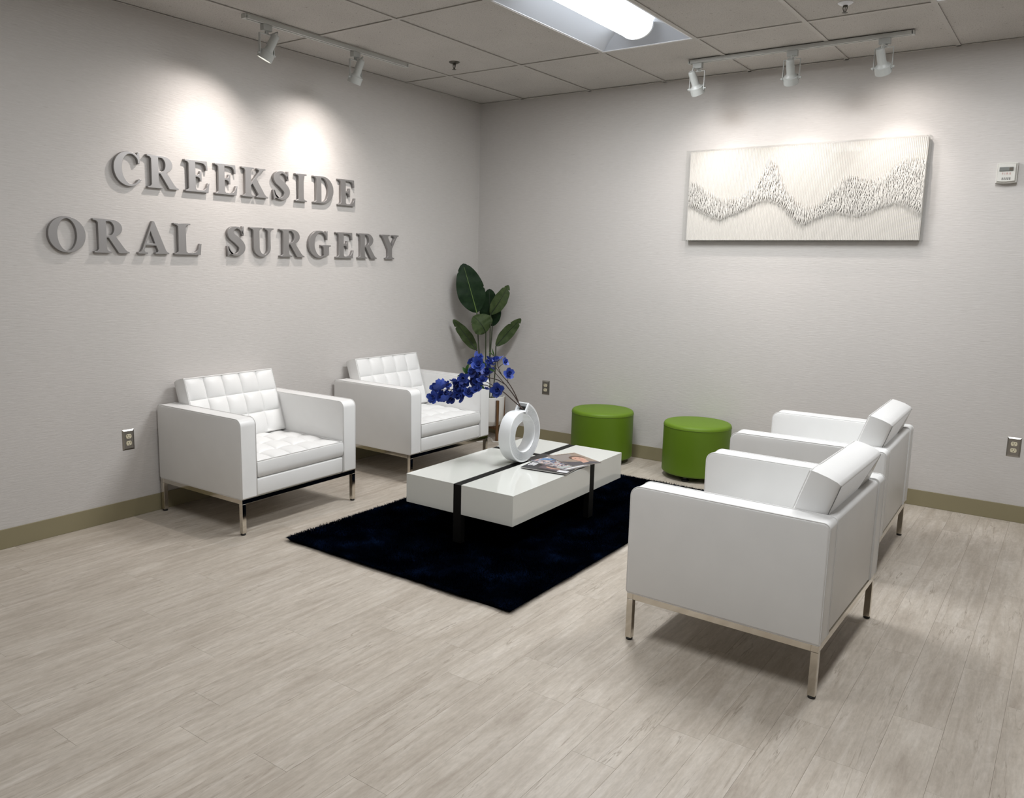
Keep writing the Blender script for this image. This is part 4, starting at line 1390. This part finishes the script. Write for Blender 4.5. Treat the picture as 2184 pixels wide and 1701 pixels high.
magazine((1.942, -1.884, Z + 0.0052), math.radians(6.7), 0.275, 0.20, 0.005, M_mag_black, 'dark magazine with white headline and mailing label, nearest the table front', pr)
pr = [('cover_photo', M_prwhite, rect(-0.134, -0.10, 0.02, 0.098)), ('cover_photo', M_prblue, [(-0.120, -0.06), (-0.06, 0.01), (0.07, 0.075), (0.06, 0.098), (-0.07, 0.05), (-0.128, -0.01)]),
      ('cover_photo', M_prgrey, [(0.06, -0.098), (0.10, -0.098), (0.13, 0.09), (0.10, 0.09)]), ('spine_label', M_prwhite, rect(0.118, 0.133, -0.09, 0.09))]
magazine((1.945, -1.788, Z + 0.0104), math.radians(-12.7), 0.268, 0.20, 0.006, M_collage, 'colourful collage cover magazine in the middle of the pile', pr)
pr = [('cover_photo', M_mag_tan2, [(-0.130, -0.097), (0.02, -0.097), (-0.01, 0.01), (-0.130, 0.06)]),
      ('cover_photo', M_jacket, [(0.012, -0.097), (0.130, -0.097), (0.130, 0.097), (0.104, 0.092), (0.078, 0.055), (0.070, 0.02), (0.060, -0.03), (0.035, -0.07)]),
      ('cover_photo', M_skin, [(0.055, 0.008), (0.095, 0.0), (0.090, 0.045), (0.056, 0.05)]),
      ('cover_photo', M_hair, ell(-0.012, 0.032, 0.050, 0.045)), ('cover_photo', M_skin, ell(0.012, 0.030, 0.052, 0.036)),
      ('cover_photo', M_hair, ell(-0.004, 0.046, 0.0035, 0.006, 12)), ('cover_photo', M_hair, ell(-0.004, 0.016, 0.0035, 0.006, 12)), ('cover_photo', M_prlips, ell(0.038, 0.030, 0.004, 0.011, 14))]
pr += [('headline', M_mag_title, rect(-0.126, -0.114, -0.085 + 0.022 * k, -0.069 + 0.022 * k)) for k in range(8)]
magazine((1.970, -1.686, Z + 0.0166), math.radians(-24.5), 0.263, 0.198, 0.004, M_mag_tan, 'tan magazine with portrait cover on top of the pile, overhanging the table edge', pr)

# ------------------------------------------------------------------ green stools
def stool():
    t = thing('drum_stool', 'x', 'stool', group='green drum stools')
    R_, z0, z1 = 0.231, 0.035, 0.389
    prof = [(R_ - 0.030, z0)] + [(R_ - 0.016 + 0.016 * math.sin(a), z0 + 0.016 - 0.016 * math.cos(a)) for a in np.linspace(0, PI / 2, 6)] + [(R_, z1 - 0.026)]
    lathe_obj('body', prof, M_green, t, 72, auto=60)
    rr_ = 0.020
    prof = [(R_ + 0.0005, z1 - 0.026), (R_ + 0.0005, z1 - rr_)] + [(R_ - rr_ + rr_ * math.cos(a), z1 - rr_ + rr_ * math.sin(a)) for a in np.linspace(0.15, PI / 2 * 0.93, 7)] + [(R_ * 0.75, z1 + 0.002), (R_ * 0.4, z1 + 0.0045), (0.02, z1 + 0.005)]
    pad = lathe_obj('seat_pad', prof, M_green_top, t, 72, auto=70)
    tube_obj('piping', [(R_ * math.cos(a), R_ * math.sin(a), z1 - 0.025) for a in np.linspace(0, 2 * PI, 73)[:-1]], 0.0022, M_green, pad, 6, True)
    for k in range(4):
        a = PI / 4 + k * PI / 2 + 0.25
        lathe_obj('foot', [(0.024, 0.0), (0.026, 0.004), (0.026, 0.010), (0.014, 0.016), (0.014, z0 + 0.002)], M_glide, t, 16, (0.175 * math.cos(a), 0.175 * math.sin(a), 0))
    return t
st = stool()
st['label'] = 'green round drum stool left of its pair, behind the coffee table end'
st.location = (1.3823, -0.240, 0); st.rotation_euler = (0, 0, 0.2)
dup(st, 'green round drum stool right of its pair, half hidden by a white armchair', (2.1298, -0.240, 0), 0.55)

# ------------------------------------------------------------------ potted plant
PC = Vector((0.286, -0.192, 0))
pt = thing('potted_plant', 'tall broad leaved plant in a white pot on wooden legs in the corner', 'plant', PC)
lathe_obj('pot', [(0.075, 0.115), (0.095, 0.118), (0.118, 0.152), (0.124, 0.165), (0.131, 0.355), (0.131, 0.360), (0.124, 0.362), (0.121, 0.350), (0.119, 0.330)], M_pot, pt, 56, cap=True, auto=30)
lathe_obj('moss', [(0.1195, 0.318), (0.119, 0.328), (0.09, 0.338), (0.05, 0.343), (0.01, 0.345)], M_moss, pt, 40)
bm = bmesh.new()
a0 = math.atan2(-0.063, 0.139)
for k in range(2):
    a = a0 + k * PI / 2
    b_ = bmesh.new()
    add_box(b_, -0.133, 0.133, -0.010, 0.010, 0.092, 0.114)
    bmesh.ops.transform(b_, matrix=Matrix.Rotation(a, 4, 'Z'), verts=b_.verts)
    tmp = bpy.data.meshes.new('tmp'); b_.to_mesh(tmp); b_.free(); bm.from_mesh(tmp); bpy.data.meshes.remove(tmp)
bm_obj('cross_brace', bm, M_wood, pt)
for k in range(4):
    a = a0 + k * PI / 2
    bm = box_bm(0.1325, 0.153, -0.0115, 0.0115, 0.0, 0.342, bev=0.002, seg=1)
    for v_ in bm.verts:
        if v_.co.z < 0.05: v_.co.y *= 0.8; v_.co.x = v_.co.x * 1.0 + 0.0
    o = bm_obj('leg', bm, M_wood, pt); o.rotation_euler = (0, 0, a)
VW = Vector((0.58, -0.815, 0.0))
def blade(base, tip, wid, face, m, rib, notches, sag=0.03, fold=0.18, ribr=0.004, wpos=0.42, twist=0.0):
    base = Vector(base) - PC; tip = Vector(tip) - PC
    ax = tip - base; ln = ax.length; ax.normalize()
    nrm = Vector(face); nrm = (nrm - ax * nrm.dot(ax)).normalized()
    sd = ax.cross(nrm)
    nt_, nw = 44, 3
    v, f = [], []
    mids = []
    for i in range(nt_ + 1):
        s = i / nt_
        if s < wpos: wv = (math.sin(PI / 2 * s / wpos)) ** 0.62
        else: wv = max(0.0, math.cos(PI / 2 * (s - wpos) / (1.0 - wpos))) ** 0.58
        c = base + ax * ln * s + nrm * (sag * math.sin(PI * s))
        mids.append(c + nrm * ribr * 0.3)
        for j in range(-nw, nw + 1):
            q = j / nw
            cut = 1.0
            for ns, nside, ndep in notches:
                if q * nside > 0:
                    cut -= ndep * max(0, 1 - abs(s - ns) / 0.022)
            ww = wid / 2 * wv * max(cut, 0.1) * q
            ang = twist * s
            sdr = sd * math.cos(ang) + nrm * math.sin(ang)
            v.append(c + sdr * ww + nrm * (abs(ww) * fold) + nrm * 0.004 * math.sin(s * 23 + q * 2) * abs(q))
    st_ = 2 * nw + 1
    for i in range(nt_):
        for j in range(st_ - 1):
            a = i * st_ + j
            f.append((a, a + 1, a + st_ + 1, a + st_))
    lf = MB().add((v, f)).obj('leaf', m, pt)
    tube_obj('midrib', mids[:int(nt_ * 0.96)], ribr, rib, lf, 6, taper=lambda q: 1.0 - 0.75 * q)
    return lf
def vw(a, up=0.0):
    return (Matrix.Rotation(a, 3, 'Z') @ VW) + Vector((0, 0, up))
blade((0.222, -0.299, 1.054), (0.124, -0.368, 1.452), 0.228, vw(0.1), M_leaf_dark, M_rib_light, [(0.86, -1, 0.16), (0.95, 1, 0.20), (0.45, 1, 0.10)], sag=0.02, fold=0.10, wpos=0.42)
blade((0.282, -0.160, 0.940), (0.258, -0.180, 1.250), 0.185, vw(-0.3), M_leaf_dark, M_rib_dark, [(0.8, 1, 0.3)], sag=0.02, fold=0.08, wpos=0.36)
blade((0.319, -0.240, 1.044), (0.430, -0.151, 1.285), 0.120, vw(0.35, 0.1), M_leaf, M_rib_dark, [(0.86, 1, 0.6), (0.88, -1, 0.35)], sag=0.02, fold=0.12)
blade((0.290, -0.262, 0.893), (0.208, -0.330, 1.028), 0.205, vw(0.1, 0.75), M_leaf, M_rib_dark, [(0.8, -1, 0.3)], sag=0.03, fold=0.22, wpos=0.40)
blade((0.227, -0.300, 0.748), (0.064, -0.412, 0.997), 0.100, vw(-0.35, 0.1), M_leaf, M_rib_dark, [(0.80, -1, 0.55)], sag=-0.015, fold=0.12, wpos=0.40)
blade((0.356, -0.208, 0.784), (0.518, -0.088, 1.016), 0.105, vw(0.30, 0.12), M_leaf, M_rib_dark, [(0.86, 1, 0.6), (0.7, -1, 0.3)], sag=-0.015, fold=0.12, wpos=0.42)
def stem(top, mid, foot):
    pts = smooth_path([Vector(top) - PC, Vector(mid) - PC, Vector(foot) - PC], 6)
    tube_obj('stem', pts, 0.0048, M_stem, pt, 7)
zs = 0.335
stem((0.222, -0.299, 1.058), (0.244, -0.283, 0.711), (0.268, -0.215, zs))
stem((0.282, -0.160, 0.945), (0.286, -0.190, 0.66), (0.284, -0.190, zs))
stem((0.319, -0.240, 1.048), (0.312, -0.232, 0.663), (0.300, -0.200, zs))
stem((0.290, -0.262, 0.898), (0.288, -0.252, 0.663), (0.286, -0.215, zs))
stem((0.227, -0.300, 0.752), (0.245, -0.275, 0.60), (0.272, -0.200, zs))
stem((0.356, -0.208, 0.788), (0.350, -0.205, 0.55), (0.312, -0.190, zs))

# ------------------------------------------------------------------ loose cord on the floor
cp = [(0.02, -0.50), (0.18, -0.44), (0.257, -0.385), (0.328, -0.390), (0.345, -0.335), (0.298, -0.235), (0.262, -0.190), (0.335, -0.215), (0.412, -0.300), (0.455, -0.235), (0.40, -0.13), (0.42, -0.03)]
o = tube_obj('power_cord', smooth_path([(x, y, 0.0035) for x, y in cp], 6), 0.0033, M_cord, None, 6)
tag(o, 'thin white cord lying on the floor around the plant pot leg', 'cord')
